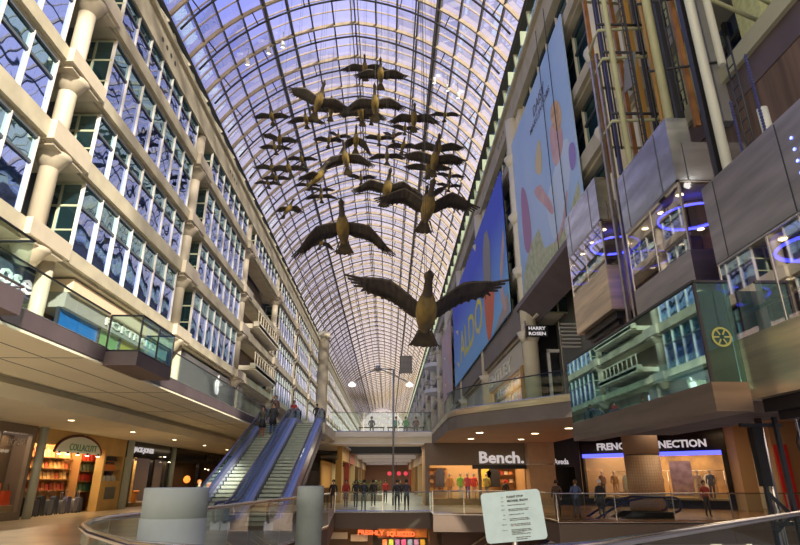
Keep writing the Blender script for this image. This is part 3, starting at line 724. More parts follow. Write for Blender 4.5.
# downlights in the shop soffit
dl0 = None
for i, (x, y, z) in enumerate([(-13.6, 20, 4.12), (-13.6, 26.2, 4.12), (-13.6, 32.4, 4.12), (-13.6, 38.6, 4.12), (-13.6, 44.8, 4.12), (-13.6, 51, 4.12)]):
    if dl0 is None:
        t = thing('downlight', 'round recessed downlight in the left shop soffit', 'downlight', (x, y, z), 'downlights in the left shop soffit')
        MB().lathe([(.16, 0), (.18, -.02), (.14, -.025)], (x, y, z), 16).build('trim_ring', CREAM2, t)
        MB().lathe([(.001, -.021), (.12, -.03), (.001, -.032)], (x, y, z), 14).build('lamp', LAMP, t); dl0 = t
    else: dup(dl0, (x + 13.6, y - 20, 0))
for y in (24, 36, 50): area('left_soffit_light', (-14.2, y, 4.05), .8, 30, (1, .80, .52), sy=9)
for o_ in set(bpy.data.objects) - BEFORE:
    if o_.parent is None: o_.location.y -= 1.2

# ------------------------------------------------------------------ level-two shops on the left (front line X = -11.8)
mb = MB(); mb.box(-13.2, -13.0, -7, 45.9, 5.1, 8.45); struct('wall_left_upper_shops', mb, [mat('upper_shop_back', (.25, .24, .17), .7)])
t = thing('shop_front', 'pale upper-level shop with large white cursive sign at the far left', 'shop front', (-11.8, 12, 5.1))
mb = MB(); mb.box(-12.3, -11.6, 8, 17.9, 7.15, 7.95, 0); mb.build('sign_band', mat('rose_band', (.10, .11, .17), .5), t)
mb = MB(); mb.box(-12.6, -12.3, 8, 18.6, 5.1, 8.4, 0); mb.build('facade', mat('rose_facade', (.42, .50, .38), .6), t)
mb = MB(); mb.text('la vie en Rose', 1.0, face_mat((-11.56, 14.2, 7.55), (0, 1, 0)), .04, bold=.0, width=6.3); mb.build('lettering', LETTER, t)
mb = MB(); mb.poly([(-12.25, 8, 5.2), (-12.25, 14.8, 5.2), (-12.25, 14.8, 7.1), (-12.25, 8, 7.1)]); mb.box(-12.28, -12.2, 14.8, 15.3, 5.1, 7.15, 1); mb.build('shop_window', [mirror_glass('rose_glass', (.12, .16, .10), (.5, .7, .55), .4), BLACK], t)
t = thing('shop_front', 'upper-level shop with long pale sign band, blue and green windows, behind the glass pod', 'shop front', (-11.8, 24, 5.1))
mb = MB(); mb.box(-12.4, -11.15, 18.9, 28.4, 7.9, 8.38, 0); mb.build('sign_band', mat('band_peach', (.70, .55, .38), .6), t)
mb = MB(); mb.box(-12.4, -11.3, 18.9, 28.4, 7.35, 7.9, 0); mb.build('sign_panel', mat('sign_grey', (.30, .30, .27), .6), t)
mb = MB(); mb.text('PORTRAITS', .42, face_mat((-11.27, 24.4, 7.63), (0, 1, 0)), .03, bold=.006, width=5.2); mb.build('lettering', mat('letter_pale', (.66, .64, .55), .5), t)
mb = MB()
ys = (18.9, 21.8, 23.6, 25.6, 28.6)
for k, (a, b) in enumerate(zip(ys[:-1], ys[1:])): mb.poly([(-11.5, a, 5.1), (-11.5, b, 5.1), (-11.5, b, 7.35), (-11.5, a, 7.35)], k)
mb.build('shop_window', [mat('win_blue', (.02, .14, .42), .15), mat('win_green', (.16, .30, .12), .15), mat('win_olive', (.34, .32, .06), .15), mat('win_cyan', (.02, .28, .40), .15)], t)
mb = MB()
for y in ys: mb.box(-11.52, -11.42, y - .05, y + .05, 5.1, 7.35)
for a, b in ((21.9, 23.5), (23.7, 25.5)): mb.box(-11.49, -11.43, a, b, 6.2, 6.3)
mb.build('window_frame', DARKM, t)
t = thing('shop_front', 'grey upper-level shop front bearing a white fruit emblem, left of the escalator tops', 'shop front', (-11.8, 36, 5.1))
mb = MB(); mb.box(-12.4, -11.2, 30.2, 43.6, 6.55, 8.3, 0); mb.build('sign_panel', mat('grey_steel_panel', (.25, .24, .24), .35, .5), t)
mb = MB(); M_ = face_mat((-11.19, 37.0, 7.4), (0, 1, 0))
ap = [(0, .38), (.12, .44), (.27, .42), (.38, .32), (.30, .22), (.27, .10), (.30, -.04), (.40, -.14), (.34, -.32), (.22, -.48), (.12, -.50), (0, -.45), (-.12, -.50), (-.24, -.46), (-.37, -.26), (-.43, -.02), (-.41, .18), (-.32, .36), (-.18, .43), (-.06, .41)]
mb.prism([(x, y) for x, y in ap][::-1], 0, .05, 0, M_)
mb.prism([(.0, .48), (.02, .60), (.10, .72), (.20, .77), (.20, .66), (.12, .53)][::-1], 0, .05, 0, M_)
mb.build('emblem', LETTER, t)
mb = MB(); mb.poly([(-11.4, 30.2, 5.1), (-11.4, 43.6, 5.1), (-11.4, 43.6, 6.55), (-11.4, 30.2, 6.55)]); mb.build('glass_pane', GLASSC, t)
mb = MB(); mb.box(-12.3, -12.2, 30.2, 43.6, 5.1, 6.55); mb.build('shop_interior', mat('warm_interior', (.5, .25, .08), .5, col2=(.22, .12, .06), scale=2.5), t)
area('emblem_shop_light', (-11.8, 37, 6.5), .4, 60, (1, .75, .4), sy=12)
mb = MB(); mb.box(-12.2, -11.8, 46, 236, 5.1, 8.45); struct('wall_left_far_shops', mb, [mat('far_shop_front', (.52, .44, .32), .5, col2=(.20, .18, .15), scale=.35)])

# ------------------------------------------------------------------ right ground-floor shops
t = thing('shop_front', 'lit clothing shop with brown header and bold white sign under the right gallery', 'shop front', (6.4, 43, 0))
BRN = mat('bench_brown', (.20, .155, .115), .6)
mb = MB(); mb.box(2.7, 6.6, 42.9, 43.3, 2.7, 4.25); mb.box(6.6, 10.0, 42.9, 43.3, 2.7, 4.25); mb.box(2.7, 3.0, 42.9, 43.3, 0, 2.7); mb.box(6.55, 6.75, 42.95, 43.2, 0, 2.7); mb.build('facade', BRN, t)
mb = MB(); mb.box(6.1, 10.0, 42.6, 42.9, 2.45, 2.72); mb.build('canopy', BLACK, t)
mb = MB(); mb.text('Bench.', 1.12, face_mat((8.25, 42.85, 3.2), (1, 0, 0)), .05, bold=.028, width=3.25); mb.build('lettering', LETTER, t)
mb = MB(); mb.box(2.8, 10, 46.8, 47.0, 0, 4.25); mb.box(9.95, 10.05, 43.2, 47, 0, 4.25); mb.box(2.7, 2.8, 43.2, 47, 0, 4.25); mb.box(2.8, 10, 43.3, 47, 3.9, 4.0); mb.build('shop_interior', mat('bench_int', (.50, .30, .14), .6), t)
mb = MB()
for x0, x1 in ((3.1, 4.6), (8.2, 9.9)):
    for z in (.9, 1.5, 2.1, 2.6): mb.box(x0, x1, 46.2, 46.8, z - .04, z)
mb.build('shelving', mat('bench_shelf', (.30, .16, .07), .5), t)
mb = MB(); mb.poly([(3.0, 43.05, 0), (6.55, 43.05, 0), (6.55, 43.05, 2.7), (3.0, 43.05, 2.7)]); mb.build('glass_pane', GLASSC, t)
area('clothing_shop_light', (6.4, 45, 3.85), 6.0, 270, (1, .74, .42), sy=2.5)
kx = 0
for x0, zs, cs in ((3.25, (.9, 1.5, 2.1), ((.5, .3, .1), (.6, .4, .2), (.4, .15, .05))), (8.35, (1.5, 2.1, 2.6), ((.62, .5, .35), (.7, .25, .08), (.6, .06, .04)))):
    for zi, z in enumerate(zs):
        for k in range(4):
            mb = MB(); x = x0 + .36 * k; mb.box(x, x + .28, 46.28, 46.6, z + .002, z + .12); mb.box(x + .01, x + .27, 46.29, 46.59, z + .12, z + .24)
            o = mb.build('folded_clothes', flat(cs[(k + zi) % 3])); side = 'left' if x0 < 5 else 'right'
            tag(base_at(o, (x + .14, 46.44, z)), 'folded clothes on the %s board of the %s shelves in the lit clothing shop' % (('lowest', 'middle', 'top')[zi], side), 'clothes', 'folded clothes on the %s %s shelf board' % (('lowest', 'middle', 'top')[zi], side))
def mannequin(x, y, z, h, top, legs, label, rz=0., head=(.62, .5, .4), cat='mannequin', arms=1):
    t = thing('mannequin', label, cat, (x, y, z), None, (0, 0, rz))
    s = h / 1.78
    mb = MB()
    mb.lathe([(.001, 1.52 * s), (.07 * s, 1.55 * s), (.095 * s, 1.66 * s), (.075 * s, 1.75 * s), (.001, 1.78 * s)], (0, 0, 0), 10); mb.lathe([(.05 * s, 1.42 * s), (.05 * s, 1.56 * s)], (0, 0, 0), 8)
    mb.build('head', flat(head), t, local=True)
    mb = MB(); n = 12
    pr_ = [(.16, .80), (.17, .9), (.14, 1.08), (.18, 1.3), (.19, 1.40), (.07, 1.47)]
    vs = [(r * 1.15 * s * math.cos(2 * PI * k / n), r * .68 * s * math.sin(2 * PI * k / n), q * s) for r, q in pr_ for k in range(n)]
    mb.add(vs, [(i * n + k, i * n + (k + 1) % n, (i + 1) * n + (k + 1) % n, (i + 1) * n + k) for i in range(5) for k in range(n)] + [tuple(range(n))[::-1]], 0, True)
    for sx in (-1, 1): mb.tube([(sx * .19 * s, 0, 1.4 * s), (sx * .27 * s, .02 * s, 1.12 * s), (sx * .25 * s, -.08 * s, .88 * s)], [.065 * s, .05 * s, .04 * s], 8)
    mb.build('torso', flat(top), t, local=True)
    mb = MB()
    for sx in (-1, 1): mb.tube([(sx * .09 * s, 0, .86 * s), (sx * .1 * s, 0, .46 * s), (sx * .1 * s, .01, .05 * s), (sx * .1 * s, -.1 * s, .03 * s)], [.095 * s, .065 * s, .045 * s, .04 * s], 8)
    mb.build('legs', flat(legs), t, local=True)
    MB().lathe([(.2 * s, 0), (.2 * s, .02)], (0, 0, 0), 14).build('stand', DARKM, t, local=True)
    return t
mb = MB(); mb.box(3.05, 7.9, 43.4, 44.7, 0, .45); o = mb.build('display_platform', flat((.35, .22, .12))); tag(base_at(o, (5.5, 44, 0)), 'low brown display platform behind the clothing shop window', 'platform')
for x, y, top, legs, lab in ((4.55, 44, (.75, .35, .08), (.55, .28, .1), 'mannequin in an orange-tan outfit, first from the dark end post of the clothing shop window'),
                             (5.35, 44, (.30, .70, .06), (.65, .6, .5), 'mannequin in a lime green top in the clothing shop window'),
                             (5.85, 43.9, (.75, .10, .10), (.10, .05, .25), 'mannequin in a white cap and crimson top with purple trousers in the clothing shop window'),
                             (6.35, 44.1, (.90, .08, .02), (.72, .4, .25), 'mannequin in a bright red jacket in the clothing shop window'),
                             (7.3, 44.2, (.55, .50, .15), (.2, .22, .18), 'mannequin in an olive yellow top beside the doorway of the clothing shop')):
    mannequin(x, y, .45, 1.75, top, legs, lab)
for x, c, lab in ((4.0, (.05, .05, .08), 'dark jacket hanging by the left shelves in the clothing shop'), (7.6, (.80, .55, .08), 'yellow top hanging at the back of the clothing shop'), (8.15, (.02, .02, .025), 'wide black coat hanging under the shop sign')):
    t = thing('hanging_garment', lab, 'garment', (x, 46.0, 1.0)); w = .35 if x < 8 else .5
    mb = MB(); mb.prism([(-w, 0), (w, 0), (w * .95, .8), (w * 1.2, 1.0), (w * .5, 1.3), (.08, 1.38), (-.08, 1.38), (-w * .5, 1.3), (-w * 1.2, 1.0), (-w * .95, .8)], -.1, .1, 0, Matrix.Translation((x, 46.0, 1.2)) @ Matrix.Rotation(rad(90), 4, 'X')); mb.build('cloth', flat(c), t)
    MB().tube([(x, 46.0, 2.56), (x, 46.0, 3.9)], .012, 5).build('hanger', RAILM, t)
# tan square pillar beside it
mb = MB(); mb.box(10.05, 11.9, 42.0, 43.4, 0, 2.75); mb.box(10.02, 11.93, 41.97, 43.43, 2.8, 4.25); struct('column', mb, [mat('tan_stone', (.46, .31, .19), .55, var=.06, scale=2)])
# black shop with script lettering
t = thing('shop_front', 'black shop front with small white script sign between tan pillar and blue-lit shop', 'shop front', (13, 43.0, 0))
mb = MB(); mb.box(11.95, 14.05, 43.0, 43.2, 2.6, 4.85); mb.box(11.95, 14.05, 44.6, 44.8, 0, 4.85); mb.box(13.6, 14.05, 43.0, 44.6, 0, 2.6); mb.build('facade', BLACK, t)
mb = MB(); mb.text('Aveda', .55, face_mat((12.65, 42.97, 2.95), (1, 0, .02)) @ Matrix.Shear('XZ', 4, (0, 0)), .02, bold=.01, width=1.1); mb.build('lettering', LETTER, t)
# blue-lit clothing shop, oblique
FA, FB = Vector((14.05, 42.9, 0)), Vector((21.0, 36.0, 0)); fd = (FB - FA).normalized(); FLn = (FB - FA).length
MF = Matrix((fd, Vector((-fd.y, fd.x, 0)), Vector((0, 0, 1)))).transposed().to_4x4(); MF.translation = FA    # local x along the front, y into the shop
t = thing('shop_front', 'black-fronted clothing shop with wide white sign and blue light strip behind the clad pillar', 'shop front', tuple(FA))
mb = MB(); mb.box(0, FLn, 0, .3, 3.45, 4.85, 0, MF); mb.box(0, .25, 0, .3, 0, 3.45, 0, MF); mb.box(FLn - .3, FLn, -.1, .3, 0, 4.85, 0, MF); mb.box(0, FLn, 0, .3, 0, .5, 0, MF); mb.build('facade', BLACKS, t)
mb = MB(); mb.box(.25, FLn - .3, -.12, .05, 3.2, 3.45, 0, MF); mb.build('light_strip', BLUES, t)
M_ = MF @ Matrix.Translation((5.05, -.02, 3.9)) @ Matrix.Rotation(PI / 2, 4, 'X')
mb = MB(); mb.text('FRENCH CONNECTION', .64, M_, .03, bold=.02, width=7.3); mb.build('lettering', LETTER, t)
mb = MB(); mb.box(0, FLn, 3.9, 4.0, 0, 4.2, 0, MF); mb.box(0, FLn, .3, 4.0, 3.74, 3.8, 0, MF); mb.build('shop_interior', mat('fc_int', (.62, .36, .14), .6, col2=(.30, .17, .08), scale=.9), t)
mb = MB(); mb.poly([MF @ Vector(p) for p in ((.25, .1, .5), (FLn - .3, .1, .5), (FLn - .3, .1, 3.45), (.25, .1, 3.45))]); mb.build('glass_pane', GLASSC, t)
mb = MB(); mb.box(.3, FLn - .35, .3, 1.6, .45, .62, 0, MF); mb.build('display_platform', flat((.4, .25, .13)), t)
mb = MB(); mb.box(5.6, 7.0, 1.7, 1.75, .7, 2.9, 0, MF); mb.build('picture_panel', mat('mauve_panel', (.42, .30, .30), .6, col2=(.25, .16, .17), scale=2), t)
c_ = MF @ Vector((4.9, 2.0, 3.7)); area('blue_shop_light', tuple(c_), 8.5, 280, (1, .74, .42), (0, 0, math.atan2(fd.y, fd.x)), sy=2.6)
for q, (sx, top, legs, lab) in enumerate(((7.55, (.55, .40, .28), (.40, .3, .2), 'mannequin in tan clothes, middle of the trio right of the mauve panel'), (8.3, (.10, .12, .16), (.06, .06, .08), 'mannequin in a dark suit at the end of the blue-lit shop window'), (5.1, (.03, .03, .05), (.05, .04, .04), 'mannequin in black left of the mauve panel in the blue-lit shop'), (3.4, (.35, .25, .08), (.1, .07, .05), 'mannequin in ochre just right of the clad pillar'), (2.0, (.55, .32, .12), (.5, .3, .15), 'mannequin in light brown in the blue-lit shop window left of the clad pillar'), (1.1, (.35, .2, .12), (.12, .1, .1), 'mannequin in dark brown nearest the script-sign shop'))):
    p = MF @ Vector((sx, .9, .62)); mannequin(p.x, p.y, p.z, 1.72, top, legs, lab, math.atan2(fd.y, fd.x))
for q in range(12):
    sx_ = .7 + .42 * q + (2.6 if q > 6 else 0); c = [(.30, .10, .06), (.12, .10, .12), (.55, .42, .25), (.20, .22, .16), (.62, .55, .45), (.35, .20, .10)][q % 6]
    p = MF @ Vector((sx_, 2.9, 0)); 
    t = thing('hanging_garment', '%s garment from the left on the back rail of the blue-lit clothing shop' % ('first', 'second', 'third', 'fourth', 'fifth', 'sixth', 'seventh', 'eighth', 'ninth', 'tenth', 'eleventh', 'twelfth')[q], 'garment', tuple(p), 'garments on the back rail of the blue-lit shop', (0, 0, math.atan2(fd.y, fd.x)))
    MB().prism([(-.16, .9), (.16, .9), (.15, 1.6), (.2, 1.85), (.06, 2.05), (-.06, 2.05), (-.2, 1.85), (-.15, 1.6)], -.05, .05, 0, Matrix.Rotation(rad(90), 4, 'X')).build('cloth', flat(c), t, local=True)
    MB().tube([(0, 0, 2.03), (0, 0, 2.3)], .012, 5).build('hanger', RAILM, t, local=True)
mb = MB(); a, b = MF @ Vector((.4, 2.9, 2.3)), MF @ Vector((8.6, 2.9, 2.3)); mb.tube([a, b], .02, 6)
for sx_ in (.4, 5.0, 8.6): p = MF @ Vector((sx_, 2.9, 0)); mb.tube([p, (p.x, p.y, 2.3)], .02, 6)
o = mb.build('clothes_rail', RAILM); tag(base_at(o, tuple(MF @ Vector((4.5, 2.9, 0)))), 'long steel clothes rail at the back of the blue-lit shop', 'clothes rail')
# cladded round pillar
mb = MB(); mb.lathe([(.95, 0), (.95, 3.0)], (14.4, 33.2, 0), 32, 0); mb.lathe([(.93, 3.0), (.93, 3.06)], (14.4, 33.2, 0), 32, 1); mb.lathe([(.96, 3.06), (.96, 4.85)], (14.4, 33.2, 0), 32, 2)
TILE = mat('tile_clad', (.52, .36, .24), .4, var=.15, scale=6)
nt = TILE.node_tree; b = nt.nodes['Principled BSDF']; br = nt.nodes.new('ShaderNodeTexBrick'); br.inputs['Scale'].default_value = 3.2; br.offset = 0; br.inputs['Mortar Size'].default_value = .03
br.inputs['Color1'].default_value = (.52, .37, .25, 1); br.inputs['Color2'].default_value = (.46, .33, .22, 1); br.inputs['Mortar'].default_value = (.25, .17, .12, 1)
tc = nt.nodes.new('ShaderNodeTexCoord'); sx = nt.nodes.new('ShaderNodeSeparateXYZ'); cb = nt.nodes.new('ShaderNodeCombineXYZ'); at = nt.nodes.new('ShaderNodeMath'); at.operation = 'ARCTAN2'
o1 = nt.nodes.new('ShaderNodeVectorMath'); o1.operation = 'SUBTRACT'; o1.inputs[1].default_value = (14.4, 33.2, 0); nt.links.new(tc.outputs['Object'], o1.inputs[0]); nt.links.new(o1.outputs[0], sx.inputs[0])
nt.links.new(sx.outputs[1], at.inputs[0]); nt.links.new(sx.outputs[0], at.inputs[1]); nt.links.new(at.outputs[0], cb.inputs[0]); nt.links.new(sx.outputs[2], cb.inputs[1]); nt.links.new(cb.outputs[0], br.inputs['Vector']); nt.links.new(br.outputs['Color'], b.inputs['Base Color'])
struct('column', mb, [TILE, DARKM, mat('pillar_top', (.34, .25, .19), .6)])
# end of the right facade: tan trim, red panel, artwork shop
mb = MB(); mb.box(21.0, 21.9, 35.0, 36.6, 0, 4.85, 0); mb.box(21.9, 24, 33.0, 33.3, 0, 4.85, 1); mb.box(14, 24, 44, 44.3, 0, 4.85, 1); struct('wall_right_shops', mb, [mat('tan_trim', (.50, .34, .18), .6), mat('right_tan_wall', (.42, .27, .15), .6)])
mb = MB(); mb.box(21.95, 22.7, 32.9, 32.99, 0, 3.6); o = mb.build('poster', flat((.62, .03, .03))); tag(base_at(o, (22.3, 32.95, 0)), 'tall red panel beside the black elevator post', 'poster')
t = thing('poster', 'picture panel with blue and pink shapes glimpsed between the elevator posts', 'poster', (21.4, 28, 0))
mb = MB(); mb.box(20.6, 22.6, 28, 28.1, 1.0, 3.4, 0); mb.build('backing', flat((.42, .24, .14)), t)
mb = MB(); mb.box(20.9, 22.2, 27.97, 28, 1.9, 3.0, 0); mb.lathe([(.5, 0), (.5, .02)], (0, 0, 0), 16, 1, Matrix.Translation((21.5, 27.97, 2.5)) @ Matrix.Rotation(PI / 2, 4, 'X')); mb.box(20.9, 22.2, 27.96, 28, 1.2, 1.75, 2); mb.build('picture', [flat((.60, .22, .22)), flat((.10, .35, .60)), flat((.06, .05, .04))], t)
MB().box(20.7, 22.5, 28.0, 28.1, 0, 1.0).build('stand', flat((.2, .12, .08)), t)
dl0 = None
for i, (x, y) in enumerate([(5.2, 33), (8.5, 33.5), (9.4, 30.0), (5.4, 38), (8.8, 38.5)]):
    if dl0 is None:
        t = thing('downlight', 'round downlight in the tan soffit above the mannequin shop', 'downlight', (x, y, 4.25), 'downlights in the right gallery soffit')
        MB().lathe([(.28, 0), (.3, -.02), (.24, -.03)], (x, y, 4.25), 16).build('trim_ring', CREAM2, t)
        MB().lathe([(.001, -.02), (.2, -.032), (.001, -.035)], (x, y, 4.25), 14).build('lamp', LAMP, t); dl0 = t
    else: dup(dl0, (x - 5.2, y - 33, 0))
area('right_soffit_light', (7, 36, 4.18), 3, 110, (1, .76, .48), sy=6)
area('right_hall_light', (16.5, 31, 4.75), 5, 190, (1, .70, .42), sy=6)
# ------------------------------------------------------------------ ground corridor beyond and lower-level shop
cc = [(.75, .45, .12), (.55, .10, .06), (.80, .68, .35), (.35, .2, .1), (.7, .55, .3), (.5, .3, .12)]
for i in range(6):
    for s in (-1, 1):
        y = 47.5 + 9 * i; x = -3.7 if s < 0 else 3.3
        if s > 0 and i == 0: pass
        mb = MB(); mb.box(min(x, x + s * .4), max(x, x + s * .4), y, y + 8.6, 3.2, 4.3, 0); mb.box(min(x, x + s * .5), max(x, x + s * .5), y, y + .7, 0, 3.2, 0)
        mb.box(min(x + s * 1.6, x + s * 1.7), max(x + s * 1.6, x + s * 1.7), y, y + 8.6, 0, 3.2, 1); mb.box(min(x + s * .9, x + s * 1.6), max(x + s * .9, x + s * 1.6), y + 1, y + 8, .0, 1.1, 2)
        o = mb.build('shop_front', [mat('corr_%d%d' % (i, s), tuple(.6 * c for c in cc[(i + (s > 0) * 2) % 6]), .6), flat(cc[(i * 2 + (s > 0)) % 6]), flat((.3, .2, .12))])
        tag(base_at(o, (x, y, 0)), '%s small lit shop front from the bridge along the %s side of the ground corridor' % (('first', 'second', 'third', 'fourth', 'fifth', 'sixth')[i], 'escalator' if s < 0 else 'far'), 'shop front')
for y in (50, 62, 76, 92): area('corridor_light', (-.2, y, 4.05), 5, 300, (1, .82, .55), sy=8)
mb = MB(); mb.box(-8, 8, 102, 102.3, 0, 4.4); struct('wall_corridor_end', mb, [mat('far_end', (.30, .16, .10), .7)])
t = thing('sign', 'red lit sign at the far end of the ground corridor', 'sign', (1.2, 88, 0))
for sx in (.2, 1.6, 2.6): MB().lathe([(.3, -.05), (.3, .05)], (0, 0, 0), 16, 0, Matrix.Translation((sx, 88, 2.6)) @ Matrix.Rotation(PI / 2, 4, 'X')).build('disc', emit('sign_red_disc', (.8, .06, .1), .7), t)
MB().tube([(1.2, 88.1, 2.6), (1.2, 88.1, 4.35)], .04, 6).build('hanger', DARKM, t)
mb = MB(); mb.box(-3.2, -.4, 52, 53, 0, .5); o1 = mb.build('planter_box', flat((.25, .22, .18))); tag(base_at(o1, (-1.8, 52.5, 0)), 'long planter box of dark greenery in the ground corridor', 'planter')
mb = MB(); random.seed(3)
for k in range(260):
    x, y, z = random.uniform(-3.1, -.5), random.uniform(52.05, 52.95), .45 + 1.2 * random.random() ** .8
    a, b_ = random.uniform(0, 2 * PI), random.uniform(-.8, .8); u = Vector((math.cos(a), math.sin(a), b_)) * .22; w = Vector((-math.sin(a), math.cos(a), .2)) * .07
    p = Vector((x, y, z)); mb.poly([p - u, p + w, p + u, p - w])
o = mb.build('foliage', mat('leaf_green', (.08, .13, .03), .6), o1)
# lower level shop front
t = thing('shop_front', 'lower-level juice shop with red lettering and glowing orange fruit pictures under the walkway', 'shop front', (0, 36, -5))
mb = MB(); mb.box(-3.9, 3.0, 36.6, 36.8, -5, -3.0, 0); mb.box(-3.9, -3.7, 35.9, 36.8, -5, -.9, 0); mb.box(2.4, 2.9, 35.8, 36.8, -5, -.7, 0); mb.build('facade', mat('juice_brown', (.16, .085, .045), .6), t)
mb = MB(); mb.box(-.6, 2.35, 36.5, 36.6, -1.5, -.62, 0); mb.build('picture_panel', mat('fruit_panel', (.55, .20, .02), .5, col2=(.12, .012, .006), scale=1.6), t)
mb = MB(); mb.text('FRESHLY', .34, face_mat((-1.0, 36.35, -1.22), (1, 0, -.04)), .03, bold=.012, width=1.55); mb.text('SQUEEZED', .34, face_mat((.78, 36.28, -1.3), (1, 0, -.02)), .03, bold=.012, width=1.65); mb.build('lettering', emit('juice_letter', (.9, .14, .05), .5), t)
mb = MB(); mb.box(-3.6, -.9, 37.6, 37.7, -5, -1.0, 0)
mb.build('shop_interior', flat((.25, .14, .07)), t)
pc = [(.75, .22, .10), (.42, .60, .12), (.35, .15, .55), (.62, .12, .42), (.25, .38, .68), (.45, .28, .65), (.75, .50, .06)]
for k in range(7): MB().box(-.3 + .37 * k, -.03 + .37 * k, 36.30, 36.33, -2.1, -1.58).build('menu_card', flat(pc[k]), t)
for k in range(2): MB().box(-3.4 + 1.2 * k, -2.4 + 1.2 * k, 36.9, 37.2, -1.6 - .12 * k, -1.25 - .12 * k).build('display_tray', flat((.72, .62, .5)), t)
area('juice_light', (0, 35.6, -.95), 4, 80, (1, .62, .3), sy=.8)
mb = MB(); mb.box(3.0, 14, 33.8, 34.0, -5, -.9); struct('wall_lower_right', mb, [mat('lower_brown', (.13, .06, .035), .6)])
t = thing('handrail', 'sloping warm bronze handrail of a lower-level stair below the mannequin shop', 'handrail', (3.2, 33.4, -5))
mb = MB(); mb.tube([(2.9, 33.4, -2.6), (5.6, 33.4, -1.0)], .05, 6); mb.tube([(2.9, 33.4, -3.0), (5.6, 33.4, -1.4)], .03, 6); mb.build('rail', STEELW, t)
mb = MB()
for q in (0, .33, .66, 1): mb.box(2.9 + 2.7 * q - .03, 2.9 + 2.7 * q + .03, 33.37, 33.43, -5, -2.6 + 1.6 * q)
mb.build('post', STEELBR, t)
# ------------------------------------------------------------------ banners on the right wall (X about 6.8)
def BX(y, z, d=0.): return (6.62 - d, y, z)
DNT = None
def banner(label, pts, colour, rel=(0, 0)):
    t = thing('banner', label, 'banner', (6.62, pts[0][0], min(p[1] for p in pts)))
    return t
# sky-blue picture banner
t = thing('banner', 'huge pale blue hanging banner picturing blonde figures in a meadow, beside the glass elevators', 'banner', (6.62, 17, 9.8))
mb = MB(); y0, y1, z0, z1 = 17.0, 26.2, 9.6, 18.9
mb.box(6.62, 6.68, y0, y1, z0, z1); mb.build('cloth', mat('banner_sky', (.34, .52, .82), .6, col2=(.46, .60, .84), scale=.25), t)
def blob(mb, cy, cz, ry, rz, mi, d, n=18, jit=0., a0=0., tilt=0.):
    vs = []
    for k in range(n):
        a = 2 * PI * k / n + a0; j = 1 + jit * math.sin(5 * a + cy) + jit * .6 * math.sin(9 * a + cz)
        u, w = ry * j * math.cos(a), rz * j * math.sin(a)
        vs.append((6.62 - d, cy + u * math.cos(tilt) - w * math.sin(tilt), cz + u * math.sin(tilt) + w * math.cos(tilt)))
    mb.poly(vs, mi)
mb = MB()
# flat printed figures, layered by a few millimetres
def smooth(pts, n=2):
    for _ in range(n):
        q = []
        for a, b in zip(pts, pts[1:] + pts[:1]): q += [(a[0] * .75 + b[0] * .25, a[1] * .75 + b[1] * .25), (a[0] * .25 + b[0] * .75, a[1] * .25 + b[1] * .75)]
        pts = q
    return pts
def fig(pts, mi, d):
    pts = smooth(pts) if mi else pts; mb.poly([(6.62 - d, y, z) for y, z in pts], mi)
fig([(25.77, 11.17), (24.12, 12.06), (22.48, 12.18), (21.96, 11.0), (20.68, 10.68), (19.64, 10.61), (18.79, 10.68), (17.2, 11.6), (17.05, 9.8), (26.2, 9.8)], 0, .006)
fig([(18.58, 13.92), (17.61, 13.74), (17.6, 12.73), (18.1, 11.97), (18.57, 11.31), (19.72, 10.61), (20.68, 10.68), (21.24, 12.64), (19.59, 13.41)], 1, .009)
fig([(19.63, 15.48), (18.96, 15.25), (18.29, 14.77), (18.15, 14.0), (18.46, 13.51), (19.27, 13.31), (19.62, 13.75), (19.75, 14.69)], 2, .012)
fig([(19.26, 16.11), (18.54, 16.07), (18.06, 15.44), (18.05, 14.69), (18.67, 14.46), (19.35, 15.43)], 3, .015)
fig([(17.74, 13.37), (17.05, 13.13), (17.18, 12.26), (17.68, 12.15), (17.85, 12.68)], 4, .015)
fig([(21.18, 16.04), (20.97, 15.38), (21.13, 14.42), (21.52, 14.26), (22.27, 14.85), (21.85, 15.66)], 5, .012)
fig([(22.81, 14.21), (21.62, 13.96), (21.29, 13.43), (20.38, 12.42), (20.13, 11.85), (20.45, 11.78), (21.24, 12.64), (22.16, 13.41)], 2, .016)
fig([(18.49, 11.9), (18.28, 11.79), (19.18, 10.65), (20.33, 10.44), (20.55, 10.63), (19.38, 10.83)], 2, .018)
fig([(24.62, 15.54), (24.02, 14.76), (23.7, 13.29), (23.75, 12.18), (24.44, 11.7), (25.14, 12.2), (25.23, 13.73), (25.07, 15.22)], 6, .012)
mb.build('picture', [mat('meadow', (.36, .42, .22), .7, col2=(.58, .58, .42), scale=3), flat((.56, .68, .86)), mat('print_pink', (.66, .46, .46), .7, col2=(.56, .33, .38), scale=1.2), mat('blond', (.72, .50, .30), .7, col2=(.50, .28, .16), scale=3), flat((.30, .22, .55)), flat((.66, .54, .32)), flat((.42, .22, .38))], t)
mb = MB(); mb.text('DAISY', .75, face_mat((6.60, 20.7, 17.62), (0, -1, 0)), .003, bold=.004, width=1.9); mb.text('MARC JACOBS', .4, face_mat((6.60, 20.75, 17.05), (0, -1, 0)), .003, bold=.003, width=3.3); mb.build('lettering', flat((.10, .10, .16)), t)
mb = MB()
for y in (18.6, 19.9): mb.tube([(6.55, y, 9.7), (6.55, y, 20.8)], .018, 4)
mb.build('hanging_wire', DARKM, t)
